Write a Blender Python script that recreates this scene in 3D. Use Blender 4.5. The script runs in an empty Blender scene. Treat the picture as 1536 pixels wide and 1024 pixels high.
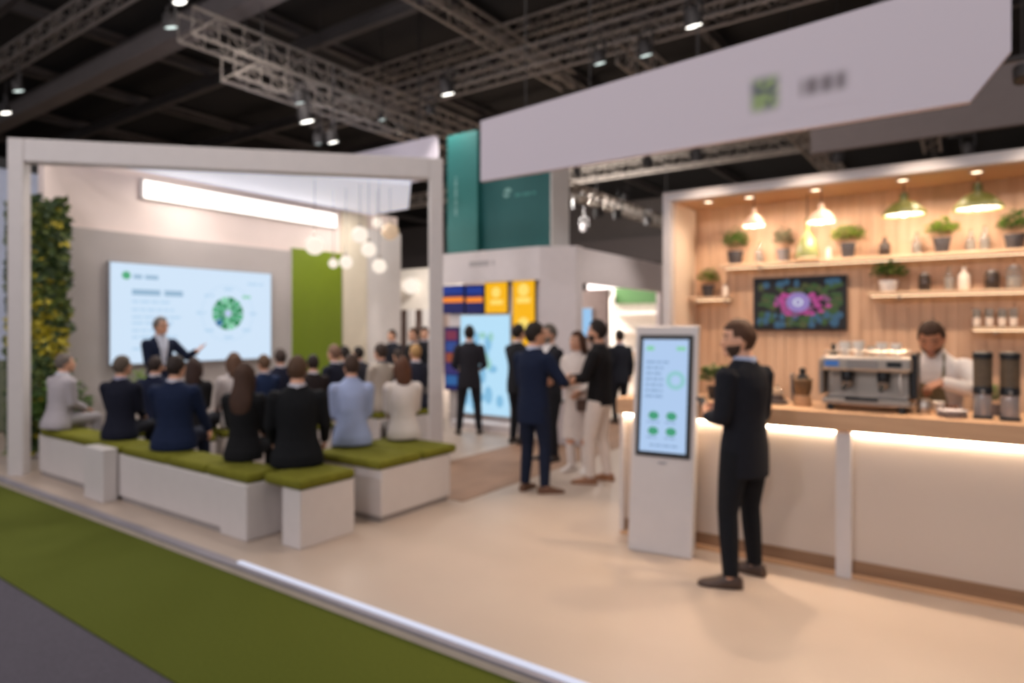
import bpy, bmesh, math, random
from math import sin, cos, pi, radians as R
from mathutils import Vector as V, Matrix as M
random.seed(7)
DOF = True
scene = bpy.context.scene
C = scene.collection
F, HZ, EYE, YAW = 973.0, 491.0, 1.74, R(35)
FW = V((-sin(YAW), cos(YAW), 0)); RT = V((cos(YAW), sin(YAW), 0))

def at(px, d, z=0.0):
    """point at distance d in front of the viewpoint along the bearing of column px"""
    p = FW*d + RT*((px-768)/F*d)
    return V((p.x, p.y, z))
def gp(px, py, z=0.0):
    return at(px, F*(EYE-z)/(py-HZ), z)

# ---------------------------------------------------------------- materials
def lin(c):
    return tuple(((v/255)/12.92 if v/255 <= .04045 else ((v/255+.055)/1.055)**2.4) for v in c)
MATS = {}
def mat(name, col, rough=.6, metal=0., emit=0., var=.06, scale=8., bump=0., trans=0., spec=.5, stretch=None, ecol=None):
    if name in MATS: return MATS[name]
    m = bpy.data.materials.new(name); m.use_nodes = True; MATS[name] = m
    nt = m.node_tree; b = nt.nodes['Principled BSDF']
    c = lin(col)
    b.inputs['Roughness'].default_value = rough
    b.inputs['Metallic'].default_value = metal
    b.inputs['Specular IOR Level'].default_value = spec
    b.inputs['Base Color'].default_value = (*c, 1)
    if trans: b.inputs['Transmission Weight'].default_value = trans; b.inputs['IOR'].default_value = 1.45
    if emit:
        b.inputs['Emission Color'].default_value = (*(lin(ecol) if ecol else c), 1)
        b.inputs['Emission Strength'].default_value = emit
    if var or bump:
        tc = nt.nodes.new('ShaderNodeTexCoord'); mp = nt.nodes.new('ShaderNodeMapping')
        if stretch: mp.inputs['Scale'].default_value = stretch
        nt.links.new(tc.outputs['Object'], mp.inputs['Vector'])
        n = nt.nodes.new('ShaderNodeTexNoise'); n.inputs['Scale'].default_value = scale
        n.inputs['Detail'].default_value = 4
        nt.links.new(mp.outputs['Vector'], n.inputs['Vector'])
        if var:
            r = nt.nodes.new('ShaderNodeValToRGB')
            r.color_ramp.elements[0].position = .3; r.color_ramp.elements[1].position = .7
            r.color_ramp.elements[0].color = (*[v*(1-var) for v in c], 1)
            r.color_ramp.elements[1].color = (*[min(1, v*(1+var)) for v in c], 1)
            nt.links.new(n.outputs['Fac'], r.inputs['Fac'])
            nt.links.new(r.outputs['Color'], b.inputs['Base Color'])
        if bump:
            bp = nt.nodes.new('ShaderNodeBump'); bp.inputs['Strength'].default_value = bump
            bp.inputs['Distance'].default_value = .01
            nt.links.new(n.outputs['Fac'], bp.inputs['Height']); nt.links.new(bp.outputs['Normal'], b.inputs['Normal'])
    return m
def glow(name, col, s):
    """a surface that gives off light"""
    if name in MATS: return MATS[name]
    m = bpy.data.materials.new(name); m.use_nodes = True; MATS[name] = m
    nt = m.node_tree; b = nt.nodes['Principled BSDF']
    b.inputs['Base Color'].default_value = (.015, .015, .015, 1); b.inputs['Roughness'].default_value = .5; b.inputs['Specular IOR Level'].default_value = .15
    b.inputs['Emission Color'].default_value = (*lin(col), 1); b.inputs['Emission Strength'].default_value = s
    return m
def wood(name, c1, c2, axis, scale=1., slat=0.):
    """wood with grain along axis; slat > 0 adds grooves of that spacing across x"""
    if name in MATS: return MATS[name]
    m = bpy.data.materials.new(name); m.use_nodes = True; MATS[name] = m
    nt = m.node_tree; b = nt.nodes['Principled BSDF']; b.inputs['Roughness'].default_value = .55
    tc = nt.nodes.new('ShaderNodeTexCoord'); mp = nt.nodes.new('ShaderNodeMapping')
    s = [14*scale]*3; s[axis] = .8*scale; mp.inputs['Scale'].default_value = s
    n = nt.nodes.new('ShaderNodeTexNoise'); n.inputs['Scale'].default_value = 1.5; n.inputs['Detail'].default_value = 5
    r = nt.nodes.new('ShaderNodeValToRGB')
    r.color_ramp.elements[0].position = .3; r.color_ramp.elements[1].position = .72
    r.color_ramp.elements[0].color = (*lin(c1), 1); r.color_ramp.elements[1].color = (*lin(c2), 1)
    nt.links.new(tc.outputs['Object'], mp.inputs['Vector']); nt.links.new(mp.outputs['Vector'], n.inputs['Vector'])
    nt.links.new(n.outputs['Fac'], r.inputs['Fac']); nt.links.new(r.outputs['Color'], b.inputs['Base Color'])
    return m

# ---------------------------------------------------------------- mesh builder
class MB:
    def __init__(s): s.v = []; s.f = []; s.m = []; s.mi = 0
    def add(s, vs, fs, X=None):
        o = len(s.v)
        s.v += [tuple(X @ V(p)) if X else tuple(p) for p in vs]
        s.f += [tuple(i+o for i in f) for f in fs]; s.m += [s.mi]*len(fs)
        return s
    def box(s, x0, x1, y0, y1, z0, z1, X=None):
        vs = [(x, y, z) for z in (z0, z1) for y in (y0, y1) for x in (x0, x1)]
        return s.add(vs, [(0,2,3,1), (4,5,7,6), (0,1,5,4), (2,6,7,3), (0,4,6,2), (1,3,7,5)], X)
    def loft(s, rings, X=None, cap=True, closed=True):
        n = len(rings[0]); vs = [p for r in rings for p in r]; fs = []
        for k in range(len(rings)-1):
            for i in range(n if closed else n-1):
                j = (i+1) % n
                fs.append((k*n+i, k*n+j, (k+1)*n+j, (k+1)*n+i))
        if cap: fs += [tuple(reversed(range(n))), tuple(range((len(rings)-1)*n, len(rings)*n))]
        return s.add(vs, fs, X)
    def ell(s, rings, n=16, X=None):
        """rings of (z, rx, ry, cx, cy)"""
        L = []
        for r in rings:
            z, rx, ry = r[:3]; cx = r[3] if len(r) > 3 else 0; cy = r[4] if len(r) > 4 else 0
            L.append([(cx+rx*cos(2*pi*i/n), cy+ry*sin(2*pi*i/n), z) for i in range(n)])
        return s.loft(L, X)
    def lathe(s, prof, n=20, X=None, c=(0, 0, 0), cap=True):
        return s.loft([[(c[0]+r*cos(2*pi*i/n), c[1]+r*sin(2*pi*i/n), c[2]+z) for i in range(n)] for r, z in prof], X, cap)
    def tube(s, pts, rad, n=8, ball=False, X=None):
        pts = [V(p) for p in pts]
        if not hasattr(rad, '__len__'): rad = [rad]*len(pts)
        rings = []; prev = None
        for k, p in enumerate(pts):
            t = (pts[min(k+1, len(pts)-1)] - pts[max(k-1, 0)]).normalized()
            a = t.orthogonal().normalized() if prev is None else (prev - t*prev.dot(t)).normalized()
            prev = a; b = t.cross(a); r = rad[k]
            if ball and k == 0: rings += [[p - t*(r*.7) + (a*cos(q)+b*sin(q))*r*.6 for q in [2*pi*i/n for i in range(n)]]]
            rings.append([p + (a*cos(q)+b*sin(q))*r for q in [2*pi*i/n for i in range(n)]])
            if ball and k == len(pts)-1: rings += [[p + t*(r*.7) + (a*cos(q)+b*sin(q))*r*.6 for q in [2*pi*i/n for i in range(n)]]]
        return s.loft(rings, X)
    def ball(s, c, r, nu=14, nv=9, X=None, fn=None):
        r = (r, r, r) if not hasattr(r, '__len__') else r
        L = []
        for k in range(1, nv):
            th = pi*k/nv; ring = []
            for i in range(nu):
                u = V((sin(th)*cos(2*pi*i/nu), sin(th)*sin(2*pi*i/nu), -cos(th)))
                p = V((u.x*r[0], u.y*r[1], u.z*r[2]))
                if fn: p = fn(u, p)
                ring.append(V(c)+p)
            L.append(ring)
        lo = V((0, 0, -r[2])); hi = V((0, 0, r[2]))
        if fn: lo = fn(V((0, 0, -1)), lo); hi = fn(V((0, 0, 1)), hi)
        n = nu; vs = [p for q in L for p in q] + [V(c)+lo, V(c)+hi]; fs = []
        for k in range(len(L)-1):
            for i in range(n):
                j = (i+1) % n; fs.append((k*n+i, k*n+j, (k+1)*n+j, (k+1)*n+i))
        b = len(L)*n
        for i in range(n):
            j = (i+1) % n
            fs.append((b, j, i)); fs.append((b+1, (len(L)-1)*n+i, (len(L)-1)*n+j))
        return s.add(vs, fs, X)
    def poly(s, pts, h, X=None):
        """extruded polygon: pts 3-D, h extrusion vector"""
        h = V(h); return s.loft([[V(p) for p in pts], [V(p)+h for p in pts]], X)
    def disc(s, c, r0, r1, a0, a1, X=None, n=10, h=.004):
        """ring sector in the local xz plane with thickness along y"""
        A = [a0+(a1-a0)*i/n for i in range(n+1)]
        for i in range(n):
            q = [(c[0]+r*cos(a), c[1], c[2]+r*sin(a)) for r, a in ((r0, A[i]), (r1, A[i]), (r1, A[i+1]), (r0, A[i+1]))]
            s.poly(q, (0, -h, 0), X)
        return s
    def build(s, name, mats, parent=None, loc=None, rz=0., bev=0., smooth=None, seg=2):
        me = bpy.data.meshes.new(name); me.from_pydata(s.v, [], s.f)
        mats = mats if isinstance(mats, (list, tuple)) else [mats]
        for m in mats: me.materials.append(m)
        if len(mats) > 1:
            for p, i in zip(me.polygons, s.m): p.material_index = i
        bm = bmesh.new(); bm.from_mesh(me); bmesh.ops.recalc_face_normals(bm, faces=bm.faces); bm.to_mesh(me); bm.free()
        if smooth: 
            for p in me.polygons: p.use_smooth = True
            me.set_sharp_from_angle(angle=R(40 if smooth is True else smooth))
        o = bpy.data.objects.new(name, me); C.objects.link(o)
        if parent: o.parent = parent
        if loc is not None: o.location = loc
        o.rotation_euler.z = rz
        if bev:
            b = o.modifiers.new('bev', 'BEVEL'); b.width = bev; b.segments = seg; b.limit_method = 'ANGLE'
        return o
def tag(o, label=None, cat=None, group=None, kind=None):
    if label: o['label'] = label
    if cat: o['category'] = cat
    if group: o['group'] = group
    if kind: o['kind'] = kind
    return o
def thing(name, label, cat, loc=(0, 0, 0), rz=0., group=None):
    o = bpy.data.objects.new(name, None); C.objects.link(o); o.location = loc; o.rotation_euler.z = rz
    o.empty_display_size = .1
    return tag(o, label, cat, group)
def struct(name, mb, m, **k):
    o = mb.build(name, m, **k); o['kind'] = 'structure'; return o
def bx(*a): return MB().box(*a)
def copy_tree(o, parent=None):
    c = o.copy(); C.objects.link(c)
    if parent: c.parent = parent
    for ch in KIDS(o): copy_tree(ch, c)
    return c
def KIDS(o): return [c for c in C.objects if c.parent == o]
def clone(o, loc, rz=0., label=None, scale=1., group=None):
    c = copy_tree(o); c.location = loc; c.rotation_euler.z = rz; c.scale = (scale,)*3
    if label: c['label'] = label
    if group: c['group'] = group
    return c
# ---------------------------------------------------------------- people
SKIN = [mat('skin_fair', (214, 160, 130), .5, var=.04), mat('skin_tan', (176, 120, 90), .5, var=.04)]
BAKE = []; POST = []
def remesh(o, vox, it=4):
    m = o.modifiers.new('rm', 'REMESH'); m.mode = 'VOXEL'; m.voxel_size = vox
    s = o.modifiers.new('sm', 'SMOOTH'); s.factor = .5; s.iterations = it
    BAKE.append(o)
def bake_all():
    dg = bpy.context.evaluated_depsgraph_get(); dg.update()
    new = [(o, bpy.data.meshes.new_from_object(o.evaluated_get(dg))) for o in BAKE]
    for o, me in new:
        ms = list(o.data.materials)
        o.modifiers.clear(); o.data = me
        me.materials.clear()
        for m in ms: me.materials.append(m)
        for p in me.polygons: p.use_smooth = True; p.material_index = 0
    for f in POST: f()
def ik(S, W, l1, l2, pole):
    d = W - S; L = d.length
    if L > (l1+l2)*.995: W = S + d.normalized()*(l1+l2)*.995; d = W - S; L = d.length
    a = (l1*l1 - l2*l2 + L*L)/(2*L); h = math.sqrt(max(0, l1*l1 - a*a))
    t = d.normalized(); p = (pole - t*pole.dot(t)).normalized()
    return S + t*a + p*h, W
def hand(mb, W, hd, pn, side, curl):
    hd = hd.normalized(); pn = (pn - hd*pn.dot(hd)).normalized(); sv = hd.cross(pn)
    if side < 0: sv = -sv       # sv points to the thumb side
    for i, (ln, off) in enumerate(((.072, .030), (.082, .010), (.076, -.010), (.058, -.029))):
        k = W + hd*(.088 - .006*abs(i-1)) + sv*off
        mb.tube([W + sv*off*.6 - hd*.01, W + hd*.045 + sv*off, k], [.016, .0145, .0115], 8, True)
        p = k; pts = [p]; a = curl*.6
        for q, fr in enumerate((.45, .32, .23)):
            p = p + (hd*cos(a) + pn*sin(a))*ln*fr; pts.append(p); a += curl*(.9 if q == 0 else .6)
        mb.tube(pts, [.0105, .0098, .0088, .0075], 8, True)
    b = W + hd*.02 + sv*.024
    mb.tube([b, b + hd*.03 + sv*.022 + pn*.012, b + hd*.058 + sv*.03 + pn*.026, b + hd*.078 + sv*.026 + pn*.038], [.016, .0135, .0105, .0085], 8, True)
def head_fn(u, p):
    x, y, z = p
    if u.z < 0:
        t = -u.z; x *= 1 - .28*t*t; y = y*(1 - .16*t) + .022*t
    if u.y < 0: x *= 1.04; y *= 1.03
    if u.y > .6 and u.z > .1 and u.z < .5: y -= .004
    return V((x, y, z))
HR = (.081, .103, .125)
def person(label, x, y, z=0., heading=0., h=1.78, sit=None, jacket=(30, 32, 40), trousers=(28, 29, 34), shirt=None, tie=None,
           hair=(48, 34, 26), style='short', skin=0, lean=0., twist=0., yaw=0., pitch=0., arms=None, feet=None, shoe=(40, 28, 22),
           face=False, beard=None, vox=.009, hemz=-.17, jacketname='jacket', skirt=None, glasses=False, apron=None, bareleg=False,
           group=None, back=0., wide=1., curl=.7, collar=None, boots=None):
    s = h/1.78
    root = thing('person', label, 'person', (x, y, z), heading, group)
    root.scale = (s, s, s)
    seat = sit/s if sit else None
    hipz = .92 if not sit else seat + .150
    PV = V((0, 0, hipz))
    T = M.Translation(PV) @ M.Rotation(-lean, 4, 'X') @ M.Rotation(twist, 4, 'Z')
    tp = lambda *p: T @ V(p)
    mb = MB(); wd = wide
    # torso
    mb.ell([(-.11, .11, .09), (-.06, .155*wd, .115), (0, .165*wd, .115), (.1, .145*wd, .105), (.2, .135*wd, .098), (.3, .148*wd, .108), (.4, .165*wd, .112), (.48, .16*wd, .095), (.54, .12, .075), (.585, .07, .062)], 16, T)
    H = T @ M.Translation((0, .008, .578)) @ M.Rotation(yaw, 4, 'Z') @ M.Rotation(-pitch+lean*.7, 4, 'X')
    mb.tube([tp(0, -.005, .52), tp(0, 0, .58), H @ V((0, .005, .06)), H @ V((0, .01, .1))], [.07, .063, .06, .056], 12)
    HC = V((0, .018, .145))
    mb.ball(HC, HR, 20, 14, H, head_fn)
    # nose, brow, chin, ears
    mb.tube([H @ (HC+V((0, .088, .022))), H @ (HC+V((0, .105, -.008))), H @ (HC+V((0, .113, -.026)))], [.008, .011, .014], 8, True)
    mb.tube([H @ (HC+V((-.04, .078, .034))), H @ (HC+V((0, .091, .03))), H @ (HC+V((.04, .078, .034)))], [.009, .01, .009], 8, True)
    mb.ball(HC+V((0, .09, -.088)), (.028, .022, .02), 10, 7, H)
    mb.ball(HC+V((0, .098, -.055)), (.022, .012, .012), 10, 7, H)
    for q in (-1, 1): mb.ball(HC+V((q*.079, -.008, -.01)), (.010, .019, .031), 8, 7, H)
    # arms
    arms = arms or {}
    AR = {}
    for q in (-1, 1):
        S = tp(q*.178*wd, -.005, .485)
        a = arms.get(q)
        if a is None:
            W = tp(q*.25*wd, .03, -.04) if not sit else PV + V((q*.11, .30, .10)); pole = V((q*.28, -.8, -.35)); pn = V((-q, .1, 0)); hd = None; cl = curl
        else:
            W = V(a[0]); pole = V(a[1]) if len(a) > 1 and a[1] else V((q*.35, -.6, -.7)); hd = V(a[2]) if len(a) > 2 and a[2] else None
            pn = V(a[3]) if len(a) > 3 and a[3] else V((-q, .1, -.3)); cl = a[4] if len(a) > 4 else curl
        E, W = ik(S, W, .285, .255, pole)
        mb.tube([S, S.lerp(E, .5), E], [.058, .05, .042], 10, True); mb.tube([E, E.lerp(W, .4), W], [.042, .04, .028], 10, True)
        if a is None and sit: hd = (W-E).normalized()*.5 + V((-q*.2, .6, -.1)); pn = V((-q*.2, 0, -1))
        hand(mb, W, hd or (W-E), pn, q, cl)
        AR[q] = (S, E, W)
    # legs
    LG = {}
    feet = feet or {}
    for q in (-1, 1):
        hp = PV + V((q*.092, 0, -.03))
        if sit:
            fx, fy = feet.get(q, (q*.14, .44))[:2]; A = V((fx, .43, .085)); K = V((fx*.95, .43, hp.z+.0))
        else:
            fx, fy = feet.get(q, (q*.10, 0))[:2]; A = V((fx, fy, .085)); K, A = ik(hp, A, .405, .405, V((q*.12, 1, 0)))
        A.z = max(A.z, .085)
        LG[q] = (hp, K, A)
        mb.tube([hp, hp.lerp(K, .5), K], [.085, .072, .052], 12, True)
        mb.tube([K, K.lerp(A, .3), A], [.05, .054, .034], 12, True)
        fy_ = feet.get(q, (0, 0, q*-.18))[2] if len(feet.get(q, (0, 0))) > 2 else -q*.18
        D = V((-sin(fy_)*1, cos(fy_), 0)); 
        mb.tube([A, A + D*.03 + V((0, 0, -.04)), A + D*.13 + V((0, 0, -.055))], [.036, .032, .02], 10, True)
        LG[q] = (hp, K, A, fy_)
    body = mb.build('body', SKIN[skin], root); remesh(body, vox if vox < .009 else .011, 3)
    # trousers or skirt
    tm = mat('cloth_%d_%d_%d' % trousers, trousers, .85, var=.1 if sum(trousers) < 250 else .03, scale=30, spec=.2)
    jm = mat('cloth_%d_%d_%d' % jacket, jacket, .85, var=.1 if sum(jacket) < 250 else .03, scale=30, spec=.2)
    if skirt is None:
        t = MB()
        if sit: t.ell([(-.12, .13, .10), (-.07, .168*wd, .115), (0, .168*wd, .108), (.05, .14*wd, .09)], 16, M.Translation(PV))
        else: t.ell([(-.13, .13, .105), (-.07, .172*wd, .13), (0, .18*wd, .13), (.1, .163*wd, .122), (.13, .160*wd, .12)], 16, T)
        for q in (-1, 1):
            hp, K, A, _ = LG[q]
            t.tube([hp, hp.lerp(K, .5), K], [.102, .09, .07], 14, True)
            e = A + V((0, 0, -.015))
            t.tube([K, K.lerp(e, .35), e], [.068, .066, .052], 14, False); t.ball(K, .067, 12, 8)
        o = t.build('trousers', tm, root); remesh(o, .013, 3)
    else:
        sm = mat('cloth_%d_%d_%d' % skirt, skirt, .85, var=.08, scale=20, spec=.2)
        MB().ell([(-.50, .215, .165), (-.3, .205, .16), (-.1, .185, .14), (0, .178, .13), (.1, .158, .12), (.13, .154, .118)], 18, M.Translation(PV)).build('skirt', sm, root, smooth=True)
    # jacket
    j = MB()
    if not sit:
        lo = [(hemz, .183*wd, .138), (-.1, .187*wd, .138), (0, .187*wd, .134)]
    else:
        lo = [(-.140, .214*wd, .15, 0, -.02), (-.10, .218*wd, .152, 0, -.02), (-.05, .214*wd, .15, 0, -.018), (0, .200*wd, .142, 0, -.008)]
    if not sit and apron is None and jacketname in ('shirt', 'blouse'): lo = [(-.06 if not sit else -.08, .176*wd, .128, 0, -.01 if sit else 0), (0, .174*wd, .126)]
    j.ell(lo + [(.1, .168*wd, .125), (.2, .160*wd, .12), (.3, .172*wd, .128), (.4, .186*wd, .13), (.47, .188*wd, .115), (.52, .162*wd, .096), (.555, .115, .082), (.59, .078, .074)], 20, T)
    for q in (-1, 1):
        S, E, W = AR[q]; w2 = E.lerp(W, .97)
        j.tube([S, S.lerp(E, .5), E], [.075, .066, .058], 12, True); j.tube([E, E.lerp(w2, .5), w2], [.058, .052, .043], 12, False); j.ball(E, .058, 10, 8)
    o = j.build(jacketname, jm, root); remesh(o, .012, 4)
    # collar of the shirt above the jacket
    cc = collar or shirt or (jacket if jacketname != 'jacket' else (196, 194, 204))
    cm = mat('cloth_%d_%d_%d' % tuple(cc), cc, .8, var=.05, scale=30, spec=.2)
    MB().ell([(.56, .084, .08), (.59, .0785, .0755), (.604, .0755, .0745, 0, .002), (.606, .066, .068, 0, .002)], 16, T).build('collar', cm, root, smooth=True)
    if shirt is not None:
        sm = cm
        def split(o=o, T=T.copy(), sm=sm, tie=tie, root=root):
            me = o.data; Ti = T.inverted(); v0, t0 = [], []
            for p in me.polygons:
                c = Ti @ p.center
                if c.y > .03 and .10 < c.z < .60 and abs(c.x) < .012 + .066*max(0, (c.z-.10)/.45)**1.1:
                    (t0 if (tie and abs(c.x) < .024+.0*c.z and c.z < .57) else v0).append(p.index)
            for nm, idx, mt in (('shirt', v0, sm), ('tie', t0, mat('tie_%d_%d_%d' % tuple(tie), tie, .5) if tie else None)):
                if not idx: continue
                bm = bmesh.new(); bm.from_mesh(me); bm.faces.ensure_lookup_table(); keep = set(idx)
                bmesh.ops.delete(bm, geom=[f for f in bm.faces if f.index not in keep], context='FACES')
                m2 = bpy.data.meshes.new(nm); bm.to_mesh(m2); bm.free(); m2.materials.append(mt)
                q = bpy.data.objects.new(nm, m2); C.objects.link(q); q.parent = root
            bm = bmesh.new(); bm.from_mesh(me); bm.faces.ensure_lookup_table(); kill = set(v0+t0)
            bmesh.ops.delete(bm, geom=[f for f in bm.faces if f.index in kill], context='FACES'); bm.to_mesh(me); bm.free()
        POST.append(split)
    # apron
    if apron:
        am = mat('apron_cloth', apron, .85, var=.08, scale=30)
        a = MB(); L = []
        for zz, wx, rx, ry in ((-.42, .17, .20, .152), (-.2, .18, .192, .148), (0, .17, .19, .142), (.12, .15, .172, .134), (.2, .11, .164, .128), (.3, .09, .176, .135), (.38, .08, .186, .137)):
            A0 = math.acos(min(1, wx/rx)); r = []
            n = 8
            for i in range(n+1): q = A0 + (pi-2*A0)*i/n; r.append(V((rx*cos(q), ry*sin(q), zz)))
            for i in range(n, -1, -1): q = A0 + (pi-2*A0)*i/n; r.append(V((rx*.97*cos(q), (ry-.012)*sin(q), zz)))
            L.append(r)
        a.loft(L, T); 
        ap = a.build('apron', am, root, smooth=True)
        b = MB()
        for q in (-1, 1): b.tube([tp(q*.07, .125, .37), tp(q*.085, .105, .46), tp(q*.075, .045, .575), tp(q*.05, -.06, .60), tp(0, -.092, .60)], .011, 6)
        b.build('neck_strap', am, ap, smooth=True)
    # shoes
    shm = mat('leather_%d_%d_%d' % shoe, shoe, .45, var=.1)
    for q in (-1, 1):
        A, yw = LG[q][2], LG[q][3]; g = A.z - .085
        X = M.Translation((A.x, A.y, g)) @ M.Rotation(yw, 4, 'Z')
        L = []
        for t, w, hh in ((-.078, .018, .05), (-.066, .034, .075), (-.02, .038, .095), (.04, .04, .088), (.09, .046, .062), (.14, .047, .048), (.185, .038, .038), (.212, .014, .024)):
            L.append([(w*(1 if abs(c) > .0 else 1)*c, t, hh*zz) for c, zz in ((-1, 0.), (-1.04, .25), (-.9, .6), (-.55, .92), (0, 1), (.55, .92), (.9, .6), (1.04, .25), (1, 0.))])
        MB().loft(L, X).build('shoe', shm, root, smooth=True)
        if boots:
            MB().tube([A+V((0, 0, -.03)), LG[q][1].lerp(A, .35)], [.05, .062], 12).build('boot', mat('boot_leather', boots, .6), root, smooth=True)
    # hair
    hm = mat('hair_%d_%d_%d' % hair, hair, .7, var=.3, scale=60, spec=.3)
    def hf(u, p):
        p = head_fn(u, p)
        if style == 'bald': keep = u.z < .62 and u.z > -.42 and u.y < .15
        else:
            line = .48 if u.y > .45 else (.02 if u.y > .1 else (-.2 if u.y > -.25 else -.62))
            keep = u.z > line
        if not keep: return p*.86
        return p*(1.085 if style != 'bald' else 1.035) + V((0, -.004, .006 if style != 'bald' else 0)) + V((0, .004*sin(9*u.x), .004*sin(17*u.x+5*u.y)))
    hb = MB(); hb.ball(HC, HR, 28, 20, H, hf)
    if style == 'long':
        hb.ell([(.235, .05, .05, 0, -.03), (.2, .083, .075, 0, -.025), (.14, .09, .075, 0, -.03), (.05, .094, .06, 0, -.055), (-.04, .11, .045, 0, -.085), (-.12, .115, .035, 0, -.105), (-.2, .095, .028, 0, -.112), (-.26, .05, .018, 0, -.115)], 18, H)
        for q in (-1, 1): hb.tube([H @ V((q*.074, .045, .2)), H @ V((q*.088, .02, .12)), H @ V((q*.092, .0, .03)), H @ V((q*.095, -.02, -.05))], [.018, .024, .026, .016], 8, True)
    if style == 'bob':
        hb.ell([(.24, .05, .05, 0, -.03), (.2, .086, .078, 0, -.022), (.13, .096, .08, 0, -.028), (.04, .10, .07, 0, -.045), (-.04, .09, .055, 0, -.065), (-.10, .05, .03, 0, -.075)], 18, H)
        for q in (-1, 1): hb.tube([H @ V((q*.074, .045, .2)), H @ V((q*.09, .02, .12)), H @ V((q*.092, .0, .04))], [.018, .024, .016], 8, True)
    hb.build('hair', hm, root, smooth=60)
    if beard:
        MB().ball(HC, HR, 24, 18, H, lambda u, p: head_fn(u, p)*(1.05 if (u.z < -.28 and u.y > -.1 and not (u.z > -.5 and abs(u.x) < .35 and u.z > -.42)) else .85)).build('beard', mat('hair_%d_%d_%d' % tuple(beard), beard, .8, var=.2, scale=60), root, smooth=60)
    if face:
        wm = mat('eye_white', (235, 230, 225), .3, var=0); em = mat('iris_dark', (45, 32, 24), .3, var=0)
        for q in (-1, 1):
            e = MB(); e.ball(HC+V((q*.032, .083, .012)), (.013, .009, .008), 10, 7, H); e.build('eye', em, body)
            b = MB(); b.tube([H @ (HC+V((q*.015, .094, .036))), H @ (HC+V((q*.034, .09, .041))), H @ (HC+V((q*.052, .074, .034)))], .005, 6, True); b.build('eyebrow', hm, root)
        MB().ball(HC+V((0, .102, -.052)), (.023, .009, .007), 10, 7, H).build('mouth', mat('lips', (160, 92, 84), .5, var=0), body)
    if glasses:
        g = MB(); gm = mat('glasses_frame', (40, 38, 38), .4, var=0)
        for q in (-1, 1):
            g.tube([H @ (HC+V((q*.034+.024*cos(a), .098, .01+.018*sin(a)))) for a in [2*pi*i/14 for i in range(15)]], .003, 5)
            g.tube([H @ (HC+V((q*.058, .096, .012))), H @ (HC+V((q*.085, .0, .012)))], .003, 5)
        g.tube([H @ (HC+V((-.01, .099, .012))), H @ (HC+V((.01, .099, .012)))], .003, 5)
        g.build('glasses', gm, root)
    root['_s'] = s
    del root['_s']
    return root, T, H, AR
def face_to(x, y, tx, ty):
    return math.atan2(ty-y, tx-x) - pi/2
# ---------------------------------------------------------------- setting
white = mat('white_laminate', (203, 195, 192), .45, var=.02)
whitew = mat('white_paint', (226, 220, 216), .7, var=.03, scale=3)
greyw = mat('grey_wall_paint', (176, 167, 163), .75, var=.03, scale=3)
black = mat('black_plastic', (22, 22, 24), .45, var=.05)
steel = mat('brushed_steel', (198, 184, 170), .32, metal=.9, var=.08, scale=40, stretch=(1, 1, 12))
alu = mat('aluminium', (172, 165, 160), .42, metal=.6, var=.06)
trussm = mat('truss_aluminium', (150, 140, 132), .5, metal=.35, var=.1)
darkm = mat('dark_steel', (60, 56, 56), .6, metal=.2, var=.1)
glassm = mat('clear_glass', (240, 244, 242), .06, trans=.92, var=0)
oak = wood('light_oak', (198, 156, 122), (214, 174, 140), 2)
oakx = wood('oak_worktop', (188, 146, 110), (206, 164, 126), 0)
plinthm = wood('brown_plinth_wood', (128, 96, 70), (146, 112, 84), 0)
floor_pale = mat('pale_booth_floor', (176, 158, 144), .42, var=.05, scale=1.2, bump=.03)
green_carpet = mat('green_carpet', (79, 85, 29), .95, var=.1, scale=60, bump=.3, spec=.1)
grey_carpet = mat('grey_carpet', (82, 78, 86), .95, var=.12, scale=60, bump=.3, spec=.1)
walk = mat('brown_walkway', (142, 110, 88), .6, var=.16, scale=5, stretch=(1, .25, 1))

FZ = -.055
struct('floor_hall', bx(-34, 16, -12, 34, FZ-.1, FZ-.006), grey_carpet)
struct('floor', MB().box(-30, 14, 2.79, 33, FZ-.004, 0), floor_pale)
tag(bx(-30, 12, 1.71, 2.702, FZ-.006, FZ+.004).build('carpet_strip', green_carpet), 'long olive green carpet strip running along the edge of the raised floor', 'carpet')
tag(bx(-5.5, -4.12, 5.02, 32, .0, .006).build('walkway_runner', walk), 'brown wood-look floor strip running back between the two booths', 'floor strip')
e = thing('platform_edge', 'aluminium edge profile along the front of the raised floor beside green carpet', 'edging', (0, 0, 0))
bx(-30, 12, 2.71, 2.79, FZ, .006).build('profile', mat('dull_edge_metal', (138, 132, 140), .5, metal=.3, var=.04), e, bev=.006)
bx(-30, 12, 2.704, 2.7099, FZ, -.016).build('riser_face', mat('riser_beige', (190, 174, 160), .6), e)
bx(-4.4, 12, 2.75, 2.79, .006, .016).build('light_line', glow('cool_led', (222, 224, 244), .95), e)

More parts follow.
